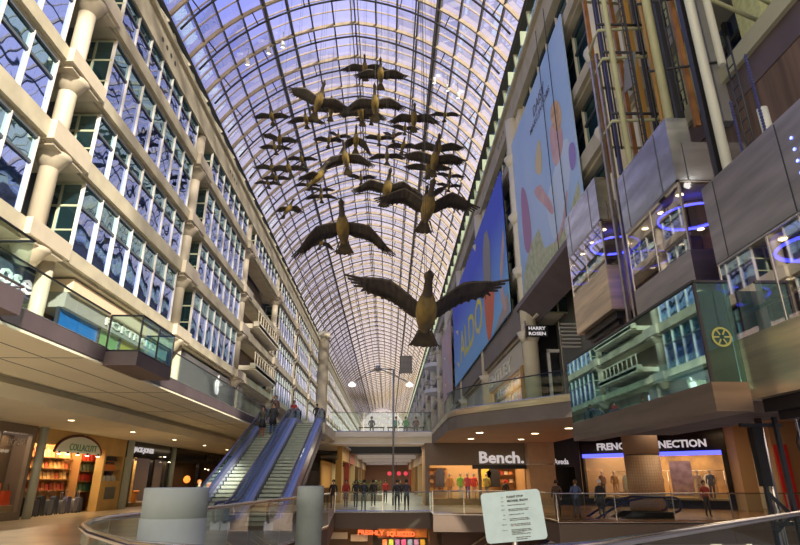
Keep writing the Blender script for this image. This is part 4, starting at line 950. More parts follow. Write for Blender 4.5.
# blue shoe banner
t = thing('banner', 'deep blue hanging banner with yellow lettering and an orange tapering strip', 'banner', (6.5, 28.6, 10.1))
y0, y1 = 28.6, 54.5
mb = MB(); mb.box(6.44, 6.5, y0, y1, 10.1, 18.7); 
m_ = mat('banner_blue', (.03, .10, .62), .6); nt = m_.node_tree; b = nt.nodes['Principled BSDF']
tc = nt.nodes.new('ShaderNodeTexCoord'); sx = nt.nodes.new('ShaderNodeSeparateXYZ'); rp = nt.nodes.new('ShaderNodeValToRGB'); nt.links.new(tc.outputs['Generated'], sx.inputs[0]); nt.links.new(sx.outputs['Z'], rp.inputs[0]); nt.links.new(rp.outputs[0], b.inputs['Base Color'])
e = rp.color_ramp.elements; e[0].color = (.22, .52, .85, 1); e[1].color = (.04, .10, .72, 1); e[0].position = .1; e[1].position = .75
mb.build('cloth', m_, t)
mb = MB()
def fg2(pts, mi, d): mb.poly([(6.44 - d, y, z) for y, z in pts], mi)
fg2([(36.3, 13.9), (32.06, 13.0), (33.3, 11.02), (34.4, 10.15), (35.5, 10.15), (35.9, 11.2)], 0, .012)
fg2([(35.6, 16.4), (34.8, 17.4), (33.6, 17.2), (32.9, 16.0), (33.3, 13.3), (36.0, 13.8)], 1, .018)
fg2([(30.35, 13.3), (29.3, 14.6), (28.8, 15.2), (28.75, 14.2), (29.62, 12.8), (30.38, 12.2)], 2, .012)
fg2([(30.7, 12.2), (30.1, 12.1), (29.5, 11.2), (29.3, 10.5), (29.9, 10.5), (30.6, 11.3)], 2, .012)
fg2([(28.62, 10.12), (33.4, 10.12), (28.62, 11.3)], 3, .008)
mb.build('picture', [flat((.78, .16, .05)), flat((.30, .28, .24)), flat((.62, .42, .36)), flat((.42, .34, .30))], t)
mb = MB(); mb.text('ALDO', 3.6, face_mat((6.42, 43.2, 12.6), (0, -1, 0)), .004, bold=.03, width=12.5); mb.build('lettering', YEL, t)
# pink banner further on
t = thing('banner', 'narrow pink and beige picture banner beyond the blue one', 'banner', (6.5, 57, 10.4))
mb = MB(); mb.box(6.44, 6.5, 57, 67, 10.2, 17.6); mb.build('cloth', mat('banner_pink', (.66, .38, .33), .6, col2=(.55, .50, .50), scale=.45), t)
# ------------------------------------------------------------------ right upper-level shops
t = thing('shop_front', 'upper-level shop with cream lettered fascia and orange interior behind the curved glass railing', 'shop front', (6.9, 34, 5.1))
mb = MB(); mb.box(6.85, 7.3, 28.3, 41.5, 7.2, 8.5, 0); mb.box(6.8, 7.0, 28.3, 28.9, 5.1, 7.2, 1); mb.build('facade', [mat('cream_sign', (.60, .55, .40), .5), flat((.45, .26, .08))], t)
mb = MB(); mb.text('BENTLEY', 1.0, face_mat((6.83, 35.2, 7.75), (0, -1, 0)), .03, bold=.02, width=8.5); mb.build('lettering', mat('pale_letter', (.78, .78, .62), .5), t)
mb = MB(); mb.box(8.2, 8.35, 28.3, 41.5, 5.1, 8.0); mb.build('shop_interior', mat('orange_int', (.72, .30, .05), .6, col2=(.55, .50, .40), scale=1.2), t)
mb = MB(); mb.poly([(6.95, 28.9, 5.1), (6.95, 41.5, 5.1), (6.95, 41.5, 7.2), (6.95, 28.9, 7.2)]); mb.build('glass_pane', GLASSC, t)
area('upper_shop_light', (7.6, 34.5, 7.8), .8, 110, (1, .72, .4), sy=10)
mb = MB(); mb.box(7.0, 7.3, 41.5, 130, 5.1, 8.45); struct('wall_right_upper_shops', mb, [mat('upper_right_front', (.38, .36, .30), .5, col2=(.62, .56, .42), scale=.3)])
# black shop facing the camera, with a white framed door and a blade sign
t = thing('shop_front', 'black upper-level shop front with white framed glass doorway and chrome pole below the elevators', 'shop front', (9, 27.2, 5.1))
mb = MB(); mb.box(7.2, 13, 27.2, 27.5, 5.1, 9.0); mb.build('facade', BLACKS, t)
mb = MB()
for x in (7.85, 8.6): mb.box(x - .06, x + .06, 27.05, 27.2, 5.12, 7.7)
mb.box(7.79, 8.66, 27.05, 27.2, 7.6, 7.75); mb.build('door_frame', WHITE, t)
mb = MB(); mb.tube([(9.35, 26.4, 5.1), (9.35, 26.4, 8.3)], .09, 10); mb.build('chrome_pole', RAILM, t)
mb = MB(); mb.poly([(7.9, 27.15, 5.1), (8.55, 27.15, 5.1), (8.55, 27.15, 7.6), (7.9, 27.15, 7.6)]); mb.build('glass_door', GLASSC, t)
t = thing('blade_sign', 'small black blade sign with two lines of bold white lettering on the grey upper column', 'sign', (7.2, 26.0, 8.1))
mb = MB(); mb.box(6.55, 7.62, 26.0, 26.08, 8.12, 8.66); mb.build('panel', BLACK, t)
mb = MB(); mb.box(6.5, 6.57, 25.98, 26.3, 8.04, 8.9); mb.build('bracket', RAILM, t)
mb = MB(); mb.text('HARRY', .22, face_mat((7.09, 25.985, 8.52), (1, 0, 0)), .01, bold=.006, width=.82); mb.text('ROSEN', .22, face_mat((7.09, 25.985, 8.26), (1, 0, 0)), .01, bold=.006, width=.82); mb.build('lettering', LETTER, t)
t = thing('louvre_panel', 'slatted pale grey louvre panel beneath the far glass elevator', 'louvre', (8.1, 24, 5.1))
mb = MB(); 
for k in range(7): mb.bar((7.55, 23.9, 7.15 + .17 * k), (8.9, 23.9, 7.15 + .17 * k), .12, .07)
mb.build('slats', mat('louvre_grey', (.45, .44, .40), .5), t)
mb = MB()
for x in (7.55, 8.9): mb.box(x - .04, x + .04, 23.85, 23.95, 5.12, 8.3)
mb.build('frame', RAILM, t)

# ------------------------------------------------------------------ glass elevators (row along X = 5.2)
EX0, EX1 = 5.2, 6.95
def elevator(label, y0, y1, zb, zg0, zg1, zt, zt2, m_low, m_top):
    t = thing('elevator_car', label, 'elevator', (EX0, y0, zb))
    x0, x1 = EX0, EX1
    mb = MB(); mb.box(x0, x1, y0, y1, zb, zg0); mb.build('lower_panel', m_low, t)
    mb = MB(); mb.box(x0 + .15, x1 - .15, y0 + .15, y1 - .15, zb - .18, zb); mb.bar((x0 + .3, y0 + .3, zb - .22), (x0 + .3, y1 - .3, zb - .22), .12, .16); mb.build('undercarriage', BLACK, t)
    mb = MB()
    mb.box(x0, x0 + .42, y0, y1, zg1, zt); mb.box(x0 + .42, x1, y0, y1, zg1, zt2)
    mb.build('upper_panel', m_top, t)
    for yy in (y0 + (y1 - y0) * .22, y0 + (y1 - y0) * .86): MB().box(x0 - .008, x0 + .002, yy - .008, yy + .008, zg1 + .02, zt - .03).build('panel_seam', DARKM, t)
    for xx in (x0 + .22, x0 + .9): MB().box(xx - .008, xx + .008, y0 - .008, y0 + .002, zg1 + .02, min(zt2, zt) - .03).build('panel_seam', DARKM, t)
    mb = MB()
    mb.poly([(x0 + .01, y0, zg0), (x0 + .01, y1, zg0), (x0 + .01, y1, zg1), (x0 + .01, y0, zg1)])
    mb.poly([(x0, y0 + .01, zg0), (x1, y0 + .01, zg0), (x1, y0 + .01, zg1), (x0, y0 + .01, zg1)])
    mb.poly([(x0, y1 - .01, zg0), (x1, y1 - .01, zg0), (x1, y1 - .01, zg1), (x0, y1 - .01, zg1)])
    mb.build('glass_wall', GLASSE, t)
    mb = MB()
    for yy in (y0 + .02, y1 - .02, (y0 + y1) / 2): mb.box(x0 + .005, x0 + .045, yy - .018, yy + .018, zg0, zg1)
    mb.box(x1 - .04, x1, y0, y0 + .04, zg0, zg1); mb.box(x0, x0 + .05, y0, y1, zg1 - .03, zg1 + .015); mb.box(x0, x1, y0, y0 + .05, zg1 - .03, zg1 + .015)
    mb.build('mullion', RAILM, t)
    mb = MB(); mb.box(x1 - .08, x1 - .02, y0 + .05, y1 - .05, zg0, zg1); mb.build('back_wall', mat('car_wood', (.22, .11, .06), .4), t)
    mb = MB(); mb.box(x0 + .06, x1 - .1, y0 + .05, y1 - .05, zg1 - .06, zg1 - .02); mb.build('ceiling_panel', mat('car_ceiling', (.20, .16, .14), .3), t)
    cy = (y0 + y1) / 2; cx = x0 + .85
    mb = MB(); N = 40; mb.tube([(cx + .62 * math.cos(2 * PI * k / N), cy + .62 * math.sin(2 * PI * k / N), zg1 - .16) for k in range(N)], .021, 8, closed=True); mb.build('blue_ring_light', BLUEL, t)
    mb = MB(); mb.lathe([(.60, 0), (.62, -.09)], (cx, cy, zg1 - .06), 32); mb.build('ring_housing', RAILM, t)
    for dx in (.25, 1.45):
        for k in range(3):
            yy = y0 + (y1 - y0) * (.18 + .32 * k)
            MB().lathe([(.001, 0), (.07, -.01), (.001, -.02)], (x0 + dx, yy, zg1 - .062), 12).build('ceiling_lamp', LAMP, t)
    mb = MB(); mb.box(x0 + .12, x0 + .16, y0 + .15, y1 - .15, zg0 + .35, zg0 + .40); mb.build('handrail', RAILM, t)
    return t
elevator('far glass elevator car with blue ring ceiling light, beside the pale blue banner', 12.45, 15.0, 5.45, 6.55, 7.75, 8.95, 8.3, STEELW, STEELB)
elevator('middle glass elevator car with tall bright steel top, above the glass lobby box', 8.85, 11.2, 4.55, 5.45, 6.8, 8.15, 7.62, STEELD, STEELB)
elevator('near glass elevator car with dark steel top, cut by the right edge of the view', 5.8, 8.2, 2.78, 3.66, 4.9, 6.25, 6.0, STEELW, STEELD)
# row of small blue indicator lights on the near car
t = thing('indicator_strip', 'column of four tiny blue lights on the near elevator steel top', 'indicator lights', (5.19, 6.15, 5.2))
for k in range(4): MB().lathe([(.001, 0), (.022, .004), (.001, .012)], (0, 0, 0), 10, 0, Matrix.Translation((5.195, 6.1, 5.35 + .17 * k)) @ Matrix.Rotation(-PI / 2, 4, 'Y')).build('lamp', emit('blue_dot', (.15, .2, 1), 5), t)
# glass lobby box with a round emblem
t = thing('glass_enclosure', 'green tinted glass lobby box with a round spoked emblem, below the elevators', 'glass box', (4.5, 7.8, 2.6))
bx0, bx1, by0_, by1_ = 4.5, 5.0, 7.75, 14.0
mb = MB(); mb.box(bx0 - .02, bx1, by0_ - .02, by1_, 2.58, 2.98); mb.build('base_fascia', STEELBR, t)
mb = MB(); mb.poly([(bx0, by0_, 2.98), (bx0, by1_, 2.98), (bx0, by1_, 4.45), (bx0, by0_, 4.45)]); mb.build('glass_panel', GLASSX, t); mb = MB(); mb.poly([(bx0, by0_, 2.98), (bx1, by0_, 2.98), (bx1, by0_, 4.45), (bx0, by0_, 4.45)]); mb.build('glass_panel', GLASSX2, t)
mb = MB(); mb.bar((bx0, by0_, 4.46), (bx0, by1_, 4.46), .05, .04); mb.bar((bx0, by0_, 4.46), (bx1, by0_, 4.46), .05, .04); mb.box(bx0 - .01, bx0 + .03, by0_ - .01, by0_ + .03, 2.98, 4.46)
mb.build('top_rail', RAILD, t)
MB().box(bx0 + .12, bx1 + .1, by0_ + .3, by0_ + .35, 2.98, 4.42).build('inner_panel', mat('lobby_inner', (.10, .14, .14), .5), t)
mb = MB(); em = Matrix.Translation((4.76, by0_ - .012, 3.62)) @ Matrix.Rotation(PI / 2, 4, 'X')
N = 32; R0, R1 = .145, .115
for k in range(N):
    a, b_ = 2 * PI * k / N, 2 * PI * (k + 1) / N
    mb.poly([em @ Vector(p) for p in ((R1 * math.cos(a), R1 * math.sin(a), 0), (R0 * math.cos(a), R0 * math.sin(a), 0), (R0 * math.cos(b_), R0 * math.sin(b_), 0), (R1 * math.cos(b_), R1 * math.sin(b_), 0))])
for k in range(6):
    a = PI / 3 * k + .0; d = Vector((math.cos(a), math.sin(a), 0)); w = Vector((-d.y, d.x, 0)) * .011
    mb.poly([em @ p for p in (d * .035 - w, d * R1 - w, d * R1 + w, d * .035 + w)])
mb.build('emblem', mat('emblem_olive', (.42, .44, .12), .5), t)
mb = MB(); mb.box(bx1, 6.9, 9.2, 14, 2.72, 2.92); mb.box(6.97, 7.1, 5, 11.6, 4.6, 9, 0); mb.box(6.97, 7.1, 11.6, 15.2, 5.4, 9.2, 0); struct('wall_elevator_back', mb, [mat('shaft_back', (.13, .085, .06), .6, var=.3, scale=1.5, stretch=(1, 4, .3))])
# hoistway steelwork
def post(name, label, cat, x, y, z0, z1, r, m, n=12, square=None, group=None):
    mb = MB()
    if square: mb.box(x - square[0] / 2, x + square[0] / 2, y - square[1] / 2, y + square[1] / 2, z0, z1)
    else: mb.tube([(x, y, z0), (x, y, z1)], r, n)
    o = mb.build(name, m); tag(base_at(o, (x, y, z0)), label, cat, group); return o
GT = mat('tube_olive', (.42, .44, .27), .45, var=.1, scale=2); WT = mat('tube_pale', (.62, .66, .58), .45); OR = mat('rail_copper', (.36, .17, .055), .4, .3, var=.3, scale=2); OR2 = mat('rail_amber', (.60, .34, .08), .5)
NV = mat('rail_navy', (.06, .07, .20), .4, .3); GRY = mat('panel_grey_steel', (.30, .31, .32), .4, .4)
post('steel_pipe', 'slim olive steel pipe rising beside the far elevator, left of the stouter one', 'pipe', 5.45, 10.95, 6.9, 24, .07, GT)
post('steel_pipe', 'stout olive steel pipe rising directly behind the middle elevator top', 'pipe', 5.45, 9.12, 8.3, 24, .085, GT)
post('steel_pipe', 'pale steel pipe with dark backing strip between middle and near elevators', 'pipe', 5.45, 7.78, 2.9, 24, .08, WT)
post('steel_pipe', 'pale steel pipe ending at the brown ledge, right of the backed pipe', 'pipe', 5.45, 7.34, 8.1, 24, .06, WT)
post('guide_rail', 'dark strip running up beside the pale pipe between the elevators', 'rail', 5.42, 7.98, 4.2, 24, 0, BLACK, square=(.1, .12))
post('guide_rail', 'copper coloured rail at the edge of the pale blue banner', 'rail', 5.55, 12.3, 9.0, 24, 0, OR, square=(.1, .12))
post('guide_rail', 'navy rail just right of the copper banner-edge rail', 'rail', 5.8, 12.2, 8.9, 24, 0, NV, square=(.07, .14))
for k, (x, y, m, w, lab) in enumerate(((6.3, 12.3, OR, .10, 'thin copper rail behind the navy rail'), (6.35, 11.7, OR2, .16, 'broad amber strip behind the slim olive pipe'), (6.4, 11.3, BLACK, .1, 'black rail right of the broad amber strip'), (6.3, 10.75, OR2, .12, 'amber strip under the tilted grey plate'), (6.4, 10.4, OR, .14, 'copper rail right of the amber strip'), (6.2, 10.0, DARKM, .16, 'dark rail in the centre of the hoistway bundle'), (6.3, 9.6, OR, .10, 'copper rail just left of the stout olive pipe'), (6.5, 9.35, NV, .12, 'navy rail behind the stout olive pipe'), (6.85, 9.5, GRY, .22, 'wide grey steel panel strip right of the stout olive pipe'))):
    post('guide_rail', lab, 'rail', x, y, 8.5 if y < 11.4 and y > 8.8 else 5.0 if y < 8.8 else 9.3, 24, 0, m, square=(w, w))
for k, (x, y, z0, z1, lab) in enumerate(((5.25, 11.75, 4.5, 12, 'polished guide rail hanging down between the far and middle cars'), (5.3, 11.5, 4.5, 12, 'second polished guide rail between the far and middle cars, nearer the middle one'), (5.35, 11.95, 4.5, 12, 'dull guide rail tight against the far car corner'))):
    post('guide_rail', lab, 'rail', x, y, z0, z1, 0, STEELD, square=(.07, .09))
for k, (x, y, z0, z1) in enumerate(((5.4, 6.75, 6.25, 7.75), (5.4, 7.3, 6.25, 7.3))):
    t = thing('cable_chain', ('longer' if k == 0 else 'shorter') + ' dark blue notched cable chain hanging above the near elevator', 'chain', (x, y, z0))
    mb = MB(); z = z0
    while z < z1: mb.box(x - .016, x + .016, y - .016, y + .016, z, z + .035); mb.box(x - .01, x + .01, y - .01, y + .01, z + .035, z + .055); z += .055
    mb.build('links', NV, t)
post('steel_pipe', 'short pale capped pipe standing above the near elevator', 'pipe', 5.6, 6.95, 6.3, 6.95, .075, WT)
for k, (x, y, z0) in enumerate(((5.6, 11.9, 9.2), (5.6, 11.55, 9.2), (5.55, 11.2, 9.0), (5.7, 10.6, 8.6), (5.6, 9.85, 8.4), (5.7, 9.35, 8.4), (6.0, 8.9, 8.3))):
    post('guide_rail', ('first', 'second', 'third', 'fourth', 'fifth', 'sixth', 'seventh')[k] + ' slender dark rod from the pale blue banner in front of the hoistway strips', 'rail', x, y, z0, 24, .022, DARKM, n=6)
# ladders of the hoistway
for (x, y, z0, z1, lab) in ((5.5, 10.25, 8.4, 24, 'narrow caged ladder in the hoistway left of the stout olive pipe'), (5.55, 8.72, 8.3, 24, 'narrow ladder just right of the stout olive pipe'), (5.9, 7.75, 6.3, 9.0, 'short ladder of pipes under the brown ledge')):
    t = thing('ladder', lab, 'ladder', (x, y, z0))
    for s in (-.09, .09): MB().tube([(x, y + s, z0), (x, y + s, z1)], .018, 6).build('stile', DARKM, t)
    z = z0 + .15; k = 0
    while z < min(z1, z0 + 12): MB().tube([(x, y - .09, z), (x, y + .09, z)], .012, 5).build('rung', DARKM, t); z += .22
for k, z in enumerate((9.75, 11.6, 12.5, 14.6, 16.5)):
    t = thing('hoistway_bracket', ('lowest', 'second lowest', 'middle', 'second highest', 'highest')[k] + ' horizontal pipe bracket ringing the elevator hoistway', 'bracket', (5.2, 10.5, z))
    mb = MB(); mb.tube([(6.8, 12.35, z), (5.55, 12.3, z), (5.35, 12.0, z), (5.3, 11.5, z), (5.3, 11.2, z), (6.8, 11.0, z - .05)], .04, 8); mb.build('front_pipe', GT, t)
    MB().tube([(6.8, 11.3, z + .3), (5.35, 11.3, z + .3)], .035, 6).build('cross_pipe', DARKM, t); MB().tube([(6.8, 9.3, z + .12), (5.5, 9.6, z + .12)], .03, 6).build('cross_pipe', DARKM, t)
o = MB().box(-.02, .02, -.28, .28, -.4, .4).build('steel_plate', GRY); o.location = (5.75, 10.85, 10.9); o.rotation_euler = (rad(18), 0, 0); tag(o, 'small tilted grey steel plate amid the amber hoistway strips', 'plate')
# near right wall above the elevators: ledge, brown panels, windows, piers
mb = MB(); mb.box(6.85, 8.4, 3.0, 11.0, 9.4, 9.78, 0); mb.box(6.95, 8.4, 3.0, 11.0, 8.8, 9.4, 1); struct('beam', mb, [mat('ledge_olive', (.40, .40, .28), .6), FASC])
mb = MB(); mb.box(7.25, 7.5, 3.0, 10.4, 4.6, 8.8, 0); mb.box(7.18, 7.26, 7.9, 10.2, 7.4, 8.6, 1); struct('wall_right_near', mb, [TAUPE, mat('brown_panel', (.17, .10, .075), .6)])
mb = MB(); mb.poly([(7.2, 3.0, 7.3), (7.2, 7.8, 7.3), (7.2, 7.8, 8.8), (7.2, 3.0, 8.8)], 0)
for y in (4.6, 6.2, 7.8): mb.box(7.15, 7.22, y - .05, y + .05, 7.2, 8.8, 1)
mb.box(7.15, 7.22, 3, 7.8, 7.2, 7.3, 1); mb.box(7.15, 7.22, 3, 7.8, 8.0, 8.06, 2)
struct('window_90', mb, [OFFICE, GT, DARKM])
mb = MB(); mb.poly([(8.2, 3.0, 9.78), (8.2, 13, 9.78), (8.2, 13, 20.8), (8.2, 3.0, 20.8)], 0)
for k in range(9): y = 3.4 + 1.2 * k; mb.box(8.1, 8.22, y - .05, y + .05, 9.78, 20.8, 1)
for z in (11.5, 13.6, 15.4, 17.6): mb.box(8.1, 8.22, 3, 13, z, z + .1, 1)
struct('window_91', mb, [OFFICE, DARKM])
for y, w in ((7.0, .55), (9.0, .7), (11.4, .8)):
    mb = MB(); mb.box(7.5, 8.2, y - w / 2, y + w / 2, 9.78, 20.8); struct('column', mb, [mat('stucco_lime', (.50, .54, .28), .8, var=.15, scale=8)])
for z in (12.2, 15.2, 18.4): 
    mb = MB(); mb.box(7.2, 8.4, 3, 13, z, z + .6); struct('beam', mb, [mat('ledge_grey', (.34, .34, .30), .6)])
for i, (z, lab) in enumerate(((10.35, 'lower triangular pipe brace tying the pale pipes to the right wall'), (12.6, 'upper triangular pipe brace tying the pale pipes to the right wall'))):
    t = thing('pipe_brace', lab, 'brace', (5.45, 7.4, z))
    mb = MB(); mb.tube([(5.45, 7.8, z - .25), (5.45, 7.34, z - .2), (7.5, 7.2, z + .3)], .045, 8); mb.tube([(5.45, 7.7, z - .25), (7.5, 8.5, z - .3)], .04, 8); mb.tube([(5.45, 7.34, z - .1), (7.5, 8.0, z - .5)], .03, 8); mb.build('pipe', GT, t)
    MB().lathe([(.09, -.1), (.09, .1)], (7.5, 7.2, z + .3), 12).build('end_boss', DARKM, t)
t = thing('wall_lamp', 'lamp on a thin dark arm at the upper right window', 'lamp', (7.1, 6.4, 8.0))
MB().tube([(7.15, 7.3, 7.6), (6.9, 6.5, 8.05)], .02, 6).build('arm', DARKM, t); MB().lathe([(.001, -.08), (.09, 0), (.07, .08), (.001, .1)], (6.88, 6.42, 8.07), 12).build('lamp', LAMPW, t)
# machinery at the foot of the near elevator
t = thing('elevator_buffer_frame', 'black steel frame with tall black box and pipes at the foot of the near elevator', 'frame', (5.6, 8.6, 0))
mb = MB(); mb.box(5.33, 5.49, 8.5, 8.64, 1.6, 2.55); mb.build('box', BLACK, t)
mb = MB(); mb.box(5.18, 5.9, 8.55, 8.62, 2.56, 2.62); mb.box(5.38, 5.43, 8.55, 8.62, 0, 1.6); mb.box(5.74, 5.80, 8.5, 8.57, 0, 2.9); mb.bar((5.43, 8.6, 1.5), (5.8, 8.6, 1.1), .04, .05); mb.bar((5.43, 8.6, .9), (5.8, 8.6, 1.2), .04, .05); mb.box(5.4, 5.8, 8.55, 8.62, 1.0, 1.06); mb.box(5.4, 5.8, 8.55, 8.62, .45, .5); mb.build('frame_bars', DARKM, t)
MB().tube([(5.62, 8.75, 0), (5.62, 8.75, 2.75)], .06, 12).build('piston', RAILM, t)
for x in (6.12, 6.3): MB().tube([(x, 8.5, 0), (x, 8.5, 2.75)], .022, 6).build('cable_pipe', GRY, t)
mb = MB(); mb.tube([(6.12, 8.5, 1.9), (6.05, 8.5, 2.3), (6.2, 8.5, 2.7), (6.4, 8.5, 2.75)], .02, 6); mb.build('hose', BLACK, t)
mb = MB(); mb.box(5.3, 6.5, 8.45, 9.0, .0, .03); mb.build('base_plate', DARKM, t); t.location += Vector((.9, 1.3, 0))

# ------------------------------------------------------------------ far right balconies, lattice, lamp post
for i, z in enumerate((13.3, 16.8, 20.3)):
    t = thing('balcony', ('lowest', 'middle', 'top')[i] + ' of three curved white balconies on the right wall far beyond the banners', 'balcony', (6.9, 78, z))
    pl = [(6.95, 75.6)] + [(6.95 - 2.0 * math.sin(PI * k / 12), 78 - 2.4 * math.cos(PI * k / 12)) for k in range(1, 12)] + [(6.95, 80.4)]
    MB().prism(pl, z - .5, z).build('slab', WHITE, t)
    mb = MB(); mb.tube([(x, y, z + 1.0) for x, y in pl], .05, 6); mb.tube([(x, y, z + .5) for x, y in pl], .03, 5); mb.build('railing', RAILM, t)
mb = MB()
for x in (1.4, 1.9, 2.4, 2.9):
    mb.box(x - .04, x + .04, 69.95, 70.05, 14.2, 16.4)
for z in (14.2, 14.9, 15.6, 16.35): mb.box(1.4, 2.9, 69.95, 70.05, z, z + .08)
t = thing('hanging_grid', 'small grey grid panel hanging far off under the vault', 'grid', (2.15, 70, 14.2))
mb.build('grid_bars', GRY, t); mb = MB(); mb.box(1.4, 2.9, 70.05, 70.1, 14.2, 16.4); mb.build('panel', mat('grid_panel', (.32, .31, .29), .6), t)
mb = MB()
for x in (1.5, 2.8): mb.tube([(x, 70, 16.4), (x, 70, 28)], .02, 4)
mb.build('hanging_wire', DARKM, t)
t = thing('lamp_post', 'slender lamp post with two curved arms rising in front of the upper bridge', 'lamp post', (.37, 43.2, 0))
mb = MB(); mb.tube([(.37, 43.2, 0), (.37, 43.2, 9.75)], .07, 8); mb.build('pole', GRY, t)
mb = MB(); mb.tube([(.37, 43.2, 9.7), (-.85, 43.2, 9.8)], .05, 6); mb.tube([(-.85, 43.2, 9.8), (-1.7, 43.2, 9.4), (-2.7, 43.2, 8.7)], .05, 6); mb.tube([(-.85, 43.2, 9.8), (.4, 43.2, 9.3), (1.5, 43.2, 8.7)], .05, 6); mb.lathe([(.15, -.25), (.2, 0), (.15, .2)], (-.85, 43.2, 9.8), 12); mb.build('arm', GRY, t)
for x in (-2.8, 1.6): MB().lathe([(.05, .2), (.3, 0), (.26, -.12), (.001, -.2)], (x, 43.2, 8.55), 12).build('lamp_head', emit('lamp_pale', (1, .97, .9), 1.2), t)
# spotlights on the roof ribs
for (x, y, z, lab) in ((-9.0, 28.5, 26.4, 'white roof spotlight leftmost on the curved rib'), (-7.75, 28.5, 27.3, 'white roof spotlight second from the left on the curved rib'), (-6.9, 28.5, 27.8, 'white roof spotlight third from the left, nearest the geese'), (3.0, 31.5, 27.6, 'white roof spotlight right of the geese, first of the right trio'), (3.9, 31.5, 27.0, 'white roof spotlight in the middle of the right trio'), (4.6, 31.5, 26.4, 'white roof spotlight last of the right trio, lowest'), (4.9, 40, 26.1, 'single white roof spotlight further along by the right wall')):
    t = thing('spotlight', lab, 'spotlight', (x, y, z))
    M_ = Matrix.Translation((x, y, z)) @ Matrix.Rotation(rad(25), 4, 'X')
    MB().lathe([(.10, .12), (.13, -.06), (.15, -.27), (.12, -.28)], (0, 0, 0), 14, 0, M_).build('housing', WHITE, t)
    MB().lathe([(.001, -.275), (.11, -.283), (.001, -.29)], (0, 0, 0), 12, 0, M_).build('lamp', LAMPW, t)
    MB().tube([(x, y, z + .15), (x, y, z + .9)], .03, 5).build('bracket', DARKM, t)
